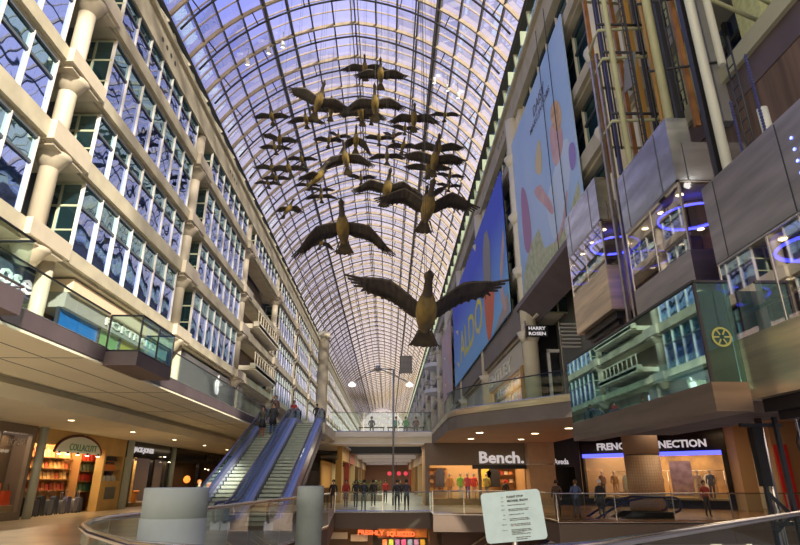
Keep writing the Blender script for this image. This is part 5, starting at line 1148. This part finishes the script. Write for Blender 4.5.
# ------------------------------------------------------------------ the flock
BODY = mat('goose_mustard', (.25, .165, .035), .55, col2=(.10, .075, .03), scale=5, bump=.15, stretch=(1, 2, 1))
NECK = mat('goose_neck_dark', (.05, .038, .025), .6)
WING = mat('goose_wing_dark', (.055, .042, .032), .6, col2=(.018, .015, .013), scale=9, bump=.35, stretch=(.5, 3, 1))
WIRE = mat('wire', (.03, .03, .03), .6)
def goose(loc, roll, yaw, pitch, d1, d2, sweep, label, big):
    R = Matrix.Rotation(rad(-90 + yaw), 4, 'Z') @ Matrix.Rotation(rad(-pitch), 4, 'Y') @ Matrix.Rotation(rad(roll), 4, 'X')
    t = thing('goose_sculpture', label, 'goose sculpture', loc, 'flock of hanging geese')
    t.rotation_euler = R.to_euler()
    st = [(-.44, .035, .05, .01), (-.36, .085, .075, .0), (-.22, .125, .115, -.01), (-.05, .15, .145, -.02), (.1, .15, .15, -.02), (.22, .115, .12, -.005), (.31, .07, .075, .02), (.40, .05, .052, .035), (.50, .042, .045, .045), (.56, .05, .052, .055), (.615, .055, .056, .055), (.66, .036, .036, .045), (.70, .022, .016, .035), (.745, .012, .008, .03)]
    n = 14; mb = MB(); vs = []
    for x, ry, rz, zc in st:
        if x > .31: x = .31 + (x - .31) * .85
        else: ry *= .80; rz *= .85; x *= .95
        for k in range(n):
            a = 2 * PI * k / n; vs.append((x, ry * math.cos(a), zc + rz * math.sin(a)))
    L = len(st)
    for i in range(L - 1):
        mb_f = [(i * n + k, (i + 1) * n + k, (i + 1) * n + (k + 1) % n, i * n + (k + 1) % n) for k in range(n)]
        if i == 0: mb.add(vs, mb_f, 0, True)
        else:
            mb.f += [list(f) for f in mb_f]; mb.m += [1 if i >= 6 else 0] * n; mb.sm += [True] * n
    mb.f += [list(range(n))[::-1], [(L - 1) * n + k for k in range(n)]][::1]; mb.m += [0, 1]; mb.sm += [False, False]
    mb.build('body', [BODY, NECK], t, local=True)
    tl = MB(); pts = [(-.36, -.06), (-.36, .06)] + [(-.62 - .05 * math.cos(1.2 * q) + (.025 if k % 2 else 0), .17 * q) for k, q in enumerate((1.0, .75, .5, .25, 0, -.25, -.5, -.75, -1.0))]
    tl.prism([(x, y) for x, y in pts], -.015, .01, 0, Matrix.Rotation(rad(-4), 4, 'Y')); tl.build('tail_fan', mat_tail, t, local=True)
    for s in (-1, 1):
        wb = MB()
        def P(sp, x, lift=0.):
            y, z, sw = .09, .03, 0.
            a, b = rad(d1), rad(d2)
            if sp <= .40: y += sp * math.cos(a); z += sp * math.sin(a); xo = -sp * math.tan(rad(sweep)) * .4
            else:
                y += .40 * math.cos(a) + (sp - .40) * math.cos(b); z += .40 * math.sin(a) + (sp - .40) * math.sin(b); xo = -.40 * math.tan(rad(sweep)) * .4 - (sp - .40) * math.tan(rad(sweep))
            return Vector((x + xo, s * y, z + lift))
        secs = [(0, .12, -.20), (.12, .15, -.24), (.25, .175, -.215), (.40, .18, -.23), (.52, .155, -.205), (.64, .105, -.205), (.74, .06, -.165)]
        vs = []
        for sp, le, te in secs:
            ch = le - te
            for fx, lf in ((0, 0), (.12, .022), (.45, .03), (1, 0)): vs.append(P(sp, le - ch * fx, lf))
            for fx, lf in ((.55, .008), (.12, -.012)): vs.append(P(sp, le - ch * fx, lf))
        K = 6; fs = [(i * K + k, i * K + (k + 1) % K, (i + 1) * K + (k + 1) % K, (i + 1) * K + k) for i in range(len(secs) - 1) for k in range(K)] + [tuple(range(K)), tuple((len(secs) - 1) * K + k for k in range(K))]
        if s > 0: fs = [f[::-1] for f in fs]
        wb.add(vs, fs, 0, True)
        for q in range(6):                                            # spread primaries
            x0 = .05 - .04 * q - .008; sp1 = .955 - .035 * q - .012 * q * (q > 3); xt = x0 - .05 - .012 * q
            a_, b_, c_, d_ = P(.70, x0 + .004), P(.70, x0 - .046), P(sp1, xt - .022), P(sp1, xt + .006)
            up = Vector((0, 0, .012))
            wb.add([a_, b_, c_, d_, a_ + up, b_ + up, c_ + up, d_ + up], [(0, 1, 2, 3), (7, 6, 5, 4), (0, 4, 5, 1), (1, 5, 6, 2), (2, 6, 7, 3), (3, 7, 4, 0)])
        for q in range(7):                                            # notched trailing edge
            sp = .10 + .085 * q; te = -.215
            a_, b_, c_ = P(sp, te + .04), P(sp + .09, te + .04), P(sp + .075, te - .035)
            up = Vector((0, 0, .01)); wb.add([a_, b_, c_, a_ + up, b_ + up, c_ + up], [(0, 1, 2), (5, 4, 3), (0, 3, 4, 1), (1, 4, 5, 2), (2, 5, 3, 0)])
        wb.build('wing', WING, t, local=True)
    if big:
        for s in (-1, 1):
            mb = MB(); mb.tube([(-.26, s * .07, -.09), (-.36, s * .12, -.14), (-.46, s * .15, -.13)], [.018, .012, .01], 6)
            for q in (-1, 0, 1): mb.tube([(-.46, s * .15, -.13), (-.53, s * .15 + .035 * q, -.13)], .008, 4)
            mb.build('foot', NECK, t, local=True)
    Ri = R.to_3x3().inverted(); mb = MB()                                # two suspension wires straight up to the roof
    X, Y, Z = loc; zr = roof_z(X) - .2
    for bx_ in (.14, -.16):
        p0 = Vector((bx_, 0, .12)); top = p0 + Ri @ Vector((0, 0, zr - Z - (R.to_3x3() @ p0).z)); mb.tube([p0, top], .003, 4)
    mb.build('suspension_wire', WIRE, t, local=True)
    return t
mat_tail = mat('goose_tail', (.10, .075, .03), .6, col2=(.04, .03, .02), scale=6)
GEESE = [
    (0.42, 6.11, 3.5, -2, 0, 20, 36, 12, -12, "largest goose sculpture of the flock, wings spread wide across the blue banner's lower half"),
    (-0.86, 9.37, 6.04, 2, 0, 22, -10, -30, 30, 'second largest goose sculpture, wings drooping, hanging alone above the large central bird'),
    (0.67, 8.86, 6.22, -2, 6, 16, 34, -14, 2, "large goose sculpture with ragged wingtips and mustard belly at the flock's lower right"),
    (1.19, 16.42, 10.37, 0, 0, 10, 48, 42, 10, 'goose sculpture with wings raised in a steep V, half hidden behind the ragged-tipped bird'),
    (-0.08, 13.52, 9.16, 4, 10, 22, 22, -22, 10, 'goose sculpture with arched wings just left above the ragged-tipped bird'),
    (-1.52, 16.57, 11.99, 4, -6, 28, -10, -22, 18, 'goose sculpture with bright mustard belly and drooping wings in the middle of the flock'),
    (-1.43, 19.91, 14.93, 0, 4, 30, -42, -55, 26, 'dark goose sculpture with wings folded steeply down above the mustard-bellied middle bird'),
    (1.32, 14.46, 10.67, -4, 4, 20, 14, 10, 8, 'broad goose sculpture with long level wings high at the right of the flock'),
    (1.57, 20.25, 13.84, -2, 0, 12, 8, 4, 6, 'small goose sculpture tucked under the broad level-winged bird at the right'),
    (1.72, 17.32, 12.91, -2, 0, 14, 16, 6, 8, 'dark goose sculpture with lifted wings just above the broad level-winged right bird'),
    (-2.14, 13.93, 12.3, -9, 22, 24, 24, 12, 4, 'tilted goose sculpture with one long raised wing at the upper left of the flock'),
    (-2.71, 21.34, 17.51, 4, 8, 20, 6, 0, 6, 'goose sculpture with mustard breast right beside the tilted upper left bird'),
    (-6.31, 25.08, 19.79, 2, 0, 12, 8, -6, 6, 'small goose sculpture at the far upper left edge, under the tilted bird'),
    (-4.36, 24.42, 19.16, 0, 0, 14, -6, -14, 10, 'small goose sculpture with drooping wings below the tilted upper left bird'),
    (-1.1, 19.28, 18.08, 0, 0, 12, 8, -8, 6, 'topmost goose sculpture of the whole flock, near the roof ridge'),
    (-0.38, 17.08, 15.94, 0, 0, 20, 6, -2, 6, 'second highest goose sculpture, tail hanging low, just under the topmost bird'),
    (-0.5, 14.84, 12.94, 4, 0, 24, 10, -12, 14, 'goose sculpture with wide shallow wings hanging under the two topmost birds'),
    (-1.18, 18.69, 15.42, -10, -6, 22, 4, -12, 12, 'goose sculpture overlapping below the wide shallow-winged upper bird'),
    (-1.24, 29.99, 23.35, 0, 0, 14, 0, -10, 8, 'tiny goose sculpture peeking from under the wide shallow-winged upper bird'),
    (0.9, 17.98, 14.65, 0, 0, 18, 8, -16, 10, 'goose sculpture with gull-bent wings at the upper right of the flock'),
    (3.46, 29.85, 23.5, 0, 0, 8, 10, -6, 6, "small goose sculpture highest at the flock's far right edge"),
    (0.99, 32.35, 24.19, -8, 0, 10, 14, 6, 8, 'small goose sculpture directly beneath the gull-winged upper right bird'),
    (-0.72, 30.45, 22.1, -2, 0, 14, 14, 4, 6, 'small goose sculpture right of the dark folded-wing bird'),
    (0.21, 37.98, 27.35, 0, 0, 16, 40, 36, 8, "small goose sculpture with both wings lifted high right of the flock's centre"),
    (-5.72, 24.82, 18.17, -6, 10, 16, 20, 8, 6, 'goose sculpture with raised wings at the left, over a level-winged smaller bird'),
    (-7.1, 29.79, 20.92, -3, 0, 12, 2, -2, 6, 'level-winged goose sculpture just under the raised-wing bird at the left'),
    (-3.92, 30.56, 21.98, 4, 8, 18, 20, 0, 8, 'goose sculpture with greenish belly left of the dark folded-wing bird'),
    (-3.96, 36.55, 26.32, -16, 0, 12, 24, 12, 6, 'small tilted goose sculpture next to the greenish-bellied bird'),
    (-5.46, 30.01, 20.23, 0, 0, 10, 10, -4, 6, 'small goose sculpture left of the mustard-bellied middle bird, long level wings'),
    (-6.26, 26.04, 17.21, -4, 6, 14, 8, -10, 8, 'goose sculpture with bent wing uppermost in the crowded lower left cluster'),
    (-5.08, 24.65, 16.39, -2, -4, 14, 4, -4, 8, 'dark goose sculpture in the middle of the crowded lower left cluster'),
    (-7.77, 33.71, 21.0, 0, 0, 14, 4, -2, 6, 'small goose sculpture low in the crowded left cluster, above the lowest one'),
    (-8.63, 35.09, 21.38, -4, 0, 8, 6, -10, 6, 'lowest goose sculpture of the crowded left cluster, thin flat wings'),
    (-2.37, 16.22, 11.08, 38, 48, 26, 12, 2, 4, 'banking goose sculpture with bright yellow body turned sideways left of the middle bird'),
    (-6.29, 37.89, 22.84, 0, 0, 12, 2, -4, 6, 'tiny goose sculpture under the banking yellow-bodied bird'),
    (-5.06, 36.54, 21.66, -4, 0, 10, 14, 4, 6, 'tiny goose sculpture on the upper side of a close pair below the banking bird'),
    (-4.25, 30.78, 18.09, 3, 0, 12, -2, -12, 8, 'small goose sculpture on the lower side of a close pair below the banking bird'),
    (-0.17, 25.0, 17.37, 2, 0, 12, 2, -14, 8, 'small goose sculpture with downcurved wings above the arched-wing bird'),
    (0.71, 27.0, 19.28, 6, 10, 14, 10, -6, 8, 'goose sculpture reaching out behind the broad level-winged right bird'),
    (-1.85, 31.36, 19.71, -4, 0, 12, 22, 10, 6, 'small goose sculpture with lifted wings left of the arched-wing bird'),
    (4.08, 33.43, 21.13, -8, 0, 10, 14, 4, 6, "small goose sculpture at the right edge above the ragged-tipped bird's wing"),
    (4.33, 36.25, 21.93, -6, 0, 10, 16, 6, 6, 'tiny goose sculpture near the right wing of the ragged-tipped bird'),
    (-4.37, 32.84, 15.84, 10, 20, 18, -20, -36, 16, "dark goose sculpture half hidden behind the second largest bird's wing"),
    (-4.63, 22.95, 13.25, 26, 38, 22, 4, -26, 10, 'lone goose sculpture banking at the far lower left beside the glass roof'),
]
for i, (x, y, z, roll, yaw, pitch, d1, d2, sw, lab) in enumerate(GEESE): goose((x, y, z), roll, yaw, pitch, d1, d2, sw, lab, i < 6)

# ------------------------------------------------------------------ people
def person(label, loc, rz=0., h=1.72, top=(.05, .05, .06), legs=(.05, .06, .1), shoes=(.03, .025, .02), hair=(.05, .03, .02), pose='stand', coat=0, bag=None, phase=1, armup=False, skirt=False, long_hair=False, cap=None, name='person', cat='person', group=None):
    """one continuous skinned body facing -Y, with separate hair and bag"""
    J = {}; E = []; 
    def j(n, p, r, par=None, reg=0):
        J[n] = (Vector(p), r, len(J), reg)
        if par: E.append((J[par][2], J[n][2], reg))
    sit = pose == 'sit'; zb = .47 if sit else .95
    k = zb - .95
    TOP, LEG, SHOE, SK = 0, 1, 2, 3
    lean = -.05 if pose == 'lean' else 0
    j('pel', (0, 0, .95 + k), .135, None, TOP)
    j('spi', (0, lean, 1.13 + k), .13, 'pel', TOP); j('che', (0, lean * 2, 1.32 + k), .15, 'spi', TOP); j('nkb', (0, lean * 2.4 + .01, 1.46 + k), .065, 'che', TOP)
    j('nk', (0, lean * 3, 1.52 + k), .05, 'nkb', SK); j('hd', (0, lean * 3 - .015, 1.62 + k), .088, 'nk', SK); j('ht', (0, lean * 3 - .005, 1.70 + k), .075, 'hd', SK)
    j('ns', (0, lean * 3 - .105, 1.615 + k), .02, 'hd', SK)
    for s, n in ((-1, 'l'), (1, 'r')):
        j('sh' + n, (s * .17, lean * 2, 1.40 + k), .07, 'che', TOP)
        if armup and s < 0: el, wr = (s * .27, -.12, 1.30 + k), (s * .12, -.26, 1.52 + k)
        elif pose in ('lean', 'sit'): el, wr = (s * .25, -.06, 1.15 + k), (s * .16, -.30, 1.08 + k)
        elif pose == 'walk': el, wr = (s * .24, s * phase * .06 + .03, 1.14 + k), (s * .25, s * phase * .12 - .08, .92 + k)
        else: el, wr = (s * .235, .03, 1.13 + k), (s * .235, -.07, .91 + k)
        j('el' + n, el, .05 + .012 * coat, 'sh' + n, TOP); j('wr' + n, wr, .032, 'el' + n, TOP)
        w = Vector(wr); d = (w - Vector(el)).normalized()
        j('pm' + n, w + d * .07, .03, 'wr' + n, SK)
        side = d.cross(Vector((0, 1, 0) if abs(d.y) < .8 else (0, 0, 1))).normalized()
        for q, (off, ln) in enumerate(((-.028, .065), (-.010, .08), (.010, .075), (.028, .055))):
            b0 = w + d * .10 + side * off; j('fa%s%d' % (n, q), b0, .0095, 'pm' + n, SK); j('fb%s%d' % (n, q), b0 + d * ln * .6 + Vector((0, -.02, 0)), .008, 'fa%s%d' % (n, q), SK)
        j('th' + n, w + d * .07 + Vector((-s * .02, -.05, 0)), .0095, 'pm' + n, SK)
        hip = (s * .09, 0, .90 + k)
        if sit: kn, an, to = (s * .11, -.42, .90 + k + .02), (s * .11, -.44, .09), (s * .11, -.58, .045)
        elif pose == 'walk': f = s * phase; kn, an, to = (s * .09, -.06 - .12 * f, .50), (s * .09, .04 - .22 * f, .10 + (.05 if f < 0 else 0)), (s * .09, -.12 - .2 * f, .04)
        else: kn, an, to = (s * .1, -.02, .50), (s * .1, .02, .09), (s * .115, -.13, .04)
        j('hp' + n, hip, .098, 'pel', LEG); j('kn' + n, kn, .062 if not coat > 1 else .07, 'hp' + n, LEG); j('an' + n, an, .042, 'kn' + n, LEG if not skirt else SHOE); j('to' + n, to, .038, 'an' + n, SHOE)
    me = bpy.data.meshes.new('body'); me.from_pydata([tuple(v[0]) for v in J.values()], [(a, b) for a, b, _ in E], [])
    o = bpy.data.objects.new('body', me); COL.objects.link(o)
    sk = o.modifiers.new('s', 'SKIN'); sk.branch_smoothing = .3
    if not me.skin_vertices: bpy.context.view_layer.update()
    lay = me.skin_vertices[0] if me.skin_vertices else None
    if lay:
        for idx, v in enumerate(J.values()):
            lay.data[idx].radius = (v[1], v[1] * (.8 if v[3] == TOP and v[1] > .1 else 1.)); lay.data[idx].use_root = (idx == 0)
    sb = o.modifiers.new('u', 'SUBSURF'); sb.levels = 1; sb.render_levels = 1
    ev = o.evaluated_get(bpy.context.evaluated_depsgraph_get()); m2 = bpy.data.meshes.new_from_object(ev)
    bpy.data.objects.remove(o); bpy.data.meshes.remove(me)
    P = [v[0] for v in J.values()]
    segs = [(P[a], P[b], r) for a, b, r in E]
    sc_ = h / 1.76
    for pm in (flat(top), flat(legs), flat(shoes), SKIN): m2.materials.append(pm)
    for f in m2.polygons:
        c = f.center; best = 1e9; reg = 0
        for a, b, r in segs:
            ab = b - a; tt = max(0, min(1, (c - a).dot(ab) / max(1e-9, ab.length_squared))); d = (a + ab * tt - c).length
            if d < best: best, reg = d, r
        if coat and not sit and c.z > .95 - .22 * coat and reg == LEG: reg = TOP
        if skirt and c.z > .5 and reg == LEG: reg = LEG
        f.material_index = reg; f.use_smooth = True
    t = thing(name, label, cat, loc, group, (0, 0, rz))
    b = bpy.data.objects.new('body', m2); COL.objects.link(b); b.parent = t; b.scale = (sc_,) * 3
    hz = 1.64 + k; hy = lean * 3
    mb = MB(); prof = [(.001, .125), (.06, .11), (.09, .07), (.102, .01), (.10, -.04)] + ([(.10, -.12), (.085, -.2)] if long_hair else [(.085, -.06)])
    nn = 14; vs = []
    for r, z in prof:
        for q in range(nn):
            a = 2 * PI * q / nn; x, y = r * math.cos(a), r * math.sin(a) * 1.08
            if z < .05: y = max(y, -.045 if z > -.03 else -.015)
            vs.append((x * sc_, (y + hy + .012) * sc_, (z + hz) * sc_))
    mb.add(vs, [(i * nn + q, (i + 1) * nn + q, (i + 1) * nn + (q + 1) % nn, i * nn + (q + 1) % nn) for i in range(len(prof) - 1) for q in range(nn)], 0, True)
    mb.build('hair' if not cap else 'hat', flat(cap or hair), t, local=True)
    for s in (-1, 1): MB().lathe([(.001, -.010), (.011, 0), (.001, .010)], ((s * .034) * sc_, (hy - .092) * sc_, (hz + .0) * sc_), 8).build('eye', flat((.02, .02, .02)), t, local=True)
    if skirt:
        mb = MB(); mb.lathe([(.23 * sc_, .55 * sc_), (.20 * sc_, .75 * sc_), (.155 * sc_, .98 * sc_)], (0, 0, 0), 16); mb.build('skirt', flat(legs), t, local=True)
    elif coat > 1 and not sit:
        mb = MB(); mb.lathe([(.215 * sc_, .58 * sc_), (.20 * sc_, .8 * sc_), (.17 * sc_, 1.05 * sc_)], (0, 0, 0), 16); mb.build('coat_hem', flat(top), t, local=True)
    if bag:
        mb = MB(); x = -.30 * sc_; mb.prism([(-.16, 0), (.16, 0), (.13, .26), (-.13, .26)], -.05, .05, 0, Matrix.Translation((x + .02, -.12, .62)) @ Matrix.Rotation(PI / 2, 4, 'X')); mb.tube([(x - .07, -.12, .88), (x - .04, -.1, 1.0), (x + .06, -.1, 1.0), (x + .1, -.12, .88)], .012, 5); mb.build('bag', flat(bag), t, local=True)
    return t
def estep(y):  # tread height of the up escalators
    d = .4; sl = 5.1 / 12.2; yy = y - 24.2; kk = math.floor((yy + 1.9) / d); yc = -1.9 + kk * d + d / 2; return round(sl * yc / (sl * d)) * sl * d
def pe(y): return estep(y)
y = 33.5
person('woman in dark olive jacket, black skirt and tan boots riding the left escalator', (-7.28, 33.5, pe(33.5)), 0, 1.74, (.07, .065, .05), (.02, .02, .02), (.42, .15, .05), (.025, .015, .01), 'stand', 1, bag=(.04, .03, .03), skirt=True, long_hair=True)
person('man in long black coat and jeans on the left escalator', (-6.78, 34.0, pe(34.0)), 0, 1.84, (.025, .027, .035), (.06, .12, .32), (.04, .03, .03), (.04, .03, .02), 'stand', 2)
person('person with raised arm behind the black-coated man at the top of the left escalator', (-7.0, 35.5, pe(35.5)), 0, 1.80, (.16, .10, .09), (.05, .05, .07), (.03, .03, .03), (.12, .06, .03), 'stand', 1, armup=True)
person('dark-haired person with red jacket visible at the top between the escalators', (-6.35, 38.6, 5.1), 0, 1.65, (.45, .03, .03), (.03, .03, .04), (.03, .03, .03), (.02, .015, .01), 'stand')
person('person in black at the head of the empty right escalator', (-4.9, 39.2, 5.1), 0, 1.5, (.02, .02, .025), (.02, .02, .025), (.02, .02, .02), (.03, .02, .015), 'walk')
person('orange-haired person in dark green coat at the foot of the left escalator', (-8.95, 28.6, 0), rad(70), 1.72, (.03, .06, .04), (.03, .03, .04), (.03, .03, .03), (.55, .16, .04), 'stand', 2)
W = [((-3.15 + 1.0 - 1.35, 38.6), (.02, .02, .025), (.10, .09, .07), 'stand', 'person in black jacket and tan trousers at the left end of the lower walkway', 0),
     ((-2.8, 40.4), (.40, .03, .03), (.03, .03, .04), 'walk', 'person in red top beside the black-jacketed one on the lower walkway', 0),
     ((-2.1, 39.6), (.02, .02, .03), (.03, .03, .05), 'walk', 'person in all black, third along the lower walkway from the escalators', 0),
     ((-1.42, 35.4), (.02, .025, .04), (.24, .24, .22), 'lean', 'person in navy top and pale trousers leaning at the walkway railing', 180),
     ((-1.0, 41.6), (.03, .03, .035), (.03, .03, .05), 'stand', 'tall person in charcoal standing behind the leaning one on the walkway', 180),
     ((.55, 35.5), (.02, .02, .03), (.02, .03, .07), 'stand', 'person in black coat at the walkway railing, left of the dark pair', 180),
     ((1.1, 35.45), (.03, .03, .05), (.02, .02, .03), 'lean', 'person in dark blue coat at the walkway railing, right of the dark pair', 180),
     ((-.2, 47.5), (.50, .04, .05), (.03, .03, .04), 'walk', 'distant shopper in red further down the ground corridor', 0),
     ((1.0, 49.0), (.03, .03, .03), (.03, .03, .03), 'walk', 'distant shopper in black further down the ground corridor', 0)]
for (x, y), tp, lg, ps, lab, r in W: person(lab, (x, y, 0), rad(r), 1.74, tp, lg, (.02, .02, .02), (.03, .02, .015), ps, 1 if ps == 'stand' else 0)
def bench(x, y, z, w, label):
    t = thing('bench', label, 'bench', (x, y, z)); MB().box(x - w / 2, x + w / 2, y - .2, y + .2, z + .38, z + .45).build('seat', DARKM, t)
    for s in (-1, 1): MB().box(x + s * (w / 2 - .1) - .03, x + s * (w / 2 - .1) + .03, y - .18, y + .18, z, z + .38).build('leg', DARKM, t)
bench(-1.3, 44.95, 5.1, 2.0, 'dark bench under the blue-grey jacketed sitter on the bridge'); bench(1.35, 44.95, 5.1, 2.9, 'dark bench under the three sitters on the right half of the bridge')
for x, tp, lab in ((-1.3, (.12, .17, .24), 'person in slate blue jacket sitting on the bridge, left of the lamp post'), (.6, (.10, .50, .40), 'person in pale teal top sitting on the bridge by the lamp post'), (1.35, (.03, .48, .10), 'person in bright green jacket sitting in the middle of the bridge trio'), (2.15, (.14, .02, .04), 'person in dark maroon coat sitting at the right end of the bridge')):
    person(lab, (x, 44.95, 5.1), PI, 1.74, tp, (.03, .03, .04), (.02, .02, .02), (.04, .025, .02), 'sit')
person('person in blue jacket leaning at the far right glass railing', (8.85, 28.2, 0), rad(160), 1.72, (.08, .11, .24), (.03, .03, .05), (.02, .02, .02), (.16, .08, .04), 'lean')
person('person in white hat and dark coat standing by the far right railing', (10.0, 28.2, 0), rad(190), 1.74, (.03, .03, .035), (.03, .03, .04), (.02, .02, .02), (.05, .03, .02), 'stand', 2, cap=(.75, .72, .68))
person('person in brown jacket between the blue jacket and the tan pillar', (8.4, 29.8, 0), rad(180), 1.72, (.10, .06, .045), (.03, .03, .04), (.02, .02, .02), (.06, .03, .02), 'stand', 1)
person('person in red top standing alone before the blue-lit shop window', (15.6, 29.3, 0), 0, 1.7, (.42, .06, .05), (.06, .04, .035), (.04, .03, .02), (.10, .05, .03), 'stand')
person('person in black cap inside the clothing shop doorway under the sign', (8.7, 44.2, 0), rad(180), 1.72, (.04, .035, .04), (.03, .03, .04), (.02, .02, .02), (.05, .03, .02), 'stand', 1, cap=(.45, .03, .03))

# ------------------------------------------------------------------ sky, sun, camera
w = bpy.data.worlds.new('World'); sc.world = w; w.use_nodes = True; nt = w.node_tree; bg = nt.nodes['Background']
tc = nt.nodes.new('ShaderNodeTexCoord'); sx = nt.nodes.new('ShaderNodeSeparateXYZ'); nt.links.new(tc.outputs['Generated'], sx.inputs[0])
def mth(op, a, b):
    n = nt.nodes.new('ShaderNodeMath'); n.operation = op
    for i, v in enumerate((a, b)):
        if isinstance(v, (int, float)): n.inputs[i].default_value = v
        else: nt.links.new(v, n.inputs[i])
    return n.outputs[0]
f = mth('ADD', mth('MULTIPLY', sx.outputs['X'], .55), mth('SUBTRACT', .86, mth('MULTIPLY', sx.outputs['Z'], .80)))
ns = nt.nodes.new('ShaderNodeTexNoise'); ns.inputs['Scale'].default_value = 2.2; ns.inputs['Detail'].default_value = 4; nt.links.new(tc.outputs['Generated'], ns.inputs['Vector'])
f = mth('ADD', f, mth('MULTIPLY', mth('SUBTRACT', ns.outputs['Fac'], .5), .55))
rp = nt.nodes.new('ShaderNodeValToRGB'); nt.links.new(f, rp.inputs[0]); e = rp.color_ramp.elements
e[0].position = .0; e[0].color = (.10, .22, .62, 1); e[1].position = .95; e[1].color = (.84, .70, .62, 1)
q = e.new(.2); q.color = (.24, .26, .64, 1); q = e.new(.42); q.color = (.50, .48, .70, 1); q = e.new(.62); q.color = (.66, .60, .68, 1)
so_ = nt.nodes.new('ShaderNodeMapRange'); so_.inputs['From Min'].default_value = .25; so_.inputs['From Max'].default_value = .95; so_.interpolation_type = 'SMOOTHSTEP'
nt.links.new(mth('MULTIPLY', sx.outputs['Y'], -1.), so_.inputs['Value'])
mxw = nt.nodes.new('ShaderNodeMix'); mxw.data_type = 'RGBA'; nt.links.new(so_.outputs['Result'], mxw.inputs['Factor']); nt.links.new(rp.outputs[0], mxw.inputs[6]); mxw.inputs[7].default_value = (1.25, 1.02, .74, 1)   # sky behind the camera brightened, an added warm fill for camera-facing surfaces
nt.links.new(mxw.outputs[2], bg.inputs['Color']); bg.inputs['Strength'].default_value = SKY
s = bpy.data.lights.new('sun', 'SUN'); s.energy = SUN; s.angle = rad(1.5); s.color = (1, .91, .76)
so = bpy.data.objects.new('sun', s); COL.objects.link(so)
sd = Vector((.5, -.866 , math.tan(rad(22)))).normalized(); so.rotation_euler = sd.to_track_quat('Z', 'Y').to_euler()
cam = bpy.data.cameras.new('camera'); cam.lens = 36 * 560 / 800; cam.sensor_width = 36; cam.clip_end = 500
co = bpy.data.objects.new('camera', cam); COL.objects.link(co); co.location = (0, 0, 1.7); co.rotation_euler = (rad(90 + 20.331), 0, rad(-1.151)); sc.camera = co
sc.view_settings.view_transform = 'Standard'; sc.view_settings.look = 'None'; sc.view_settings.gamma = 1; sc.view_settings.exposure = EXPO
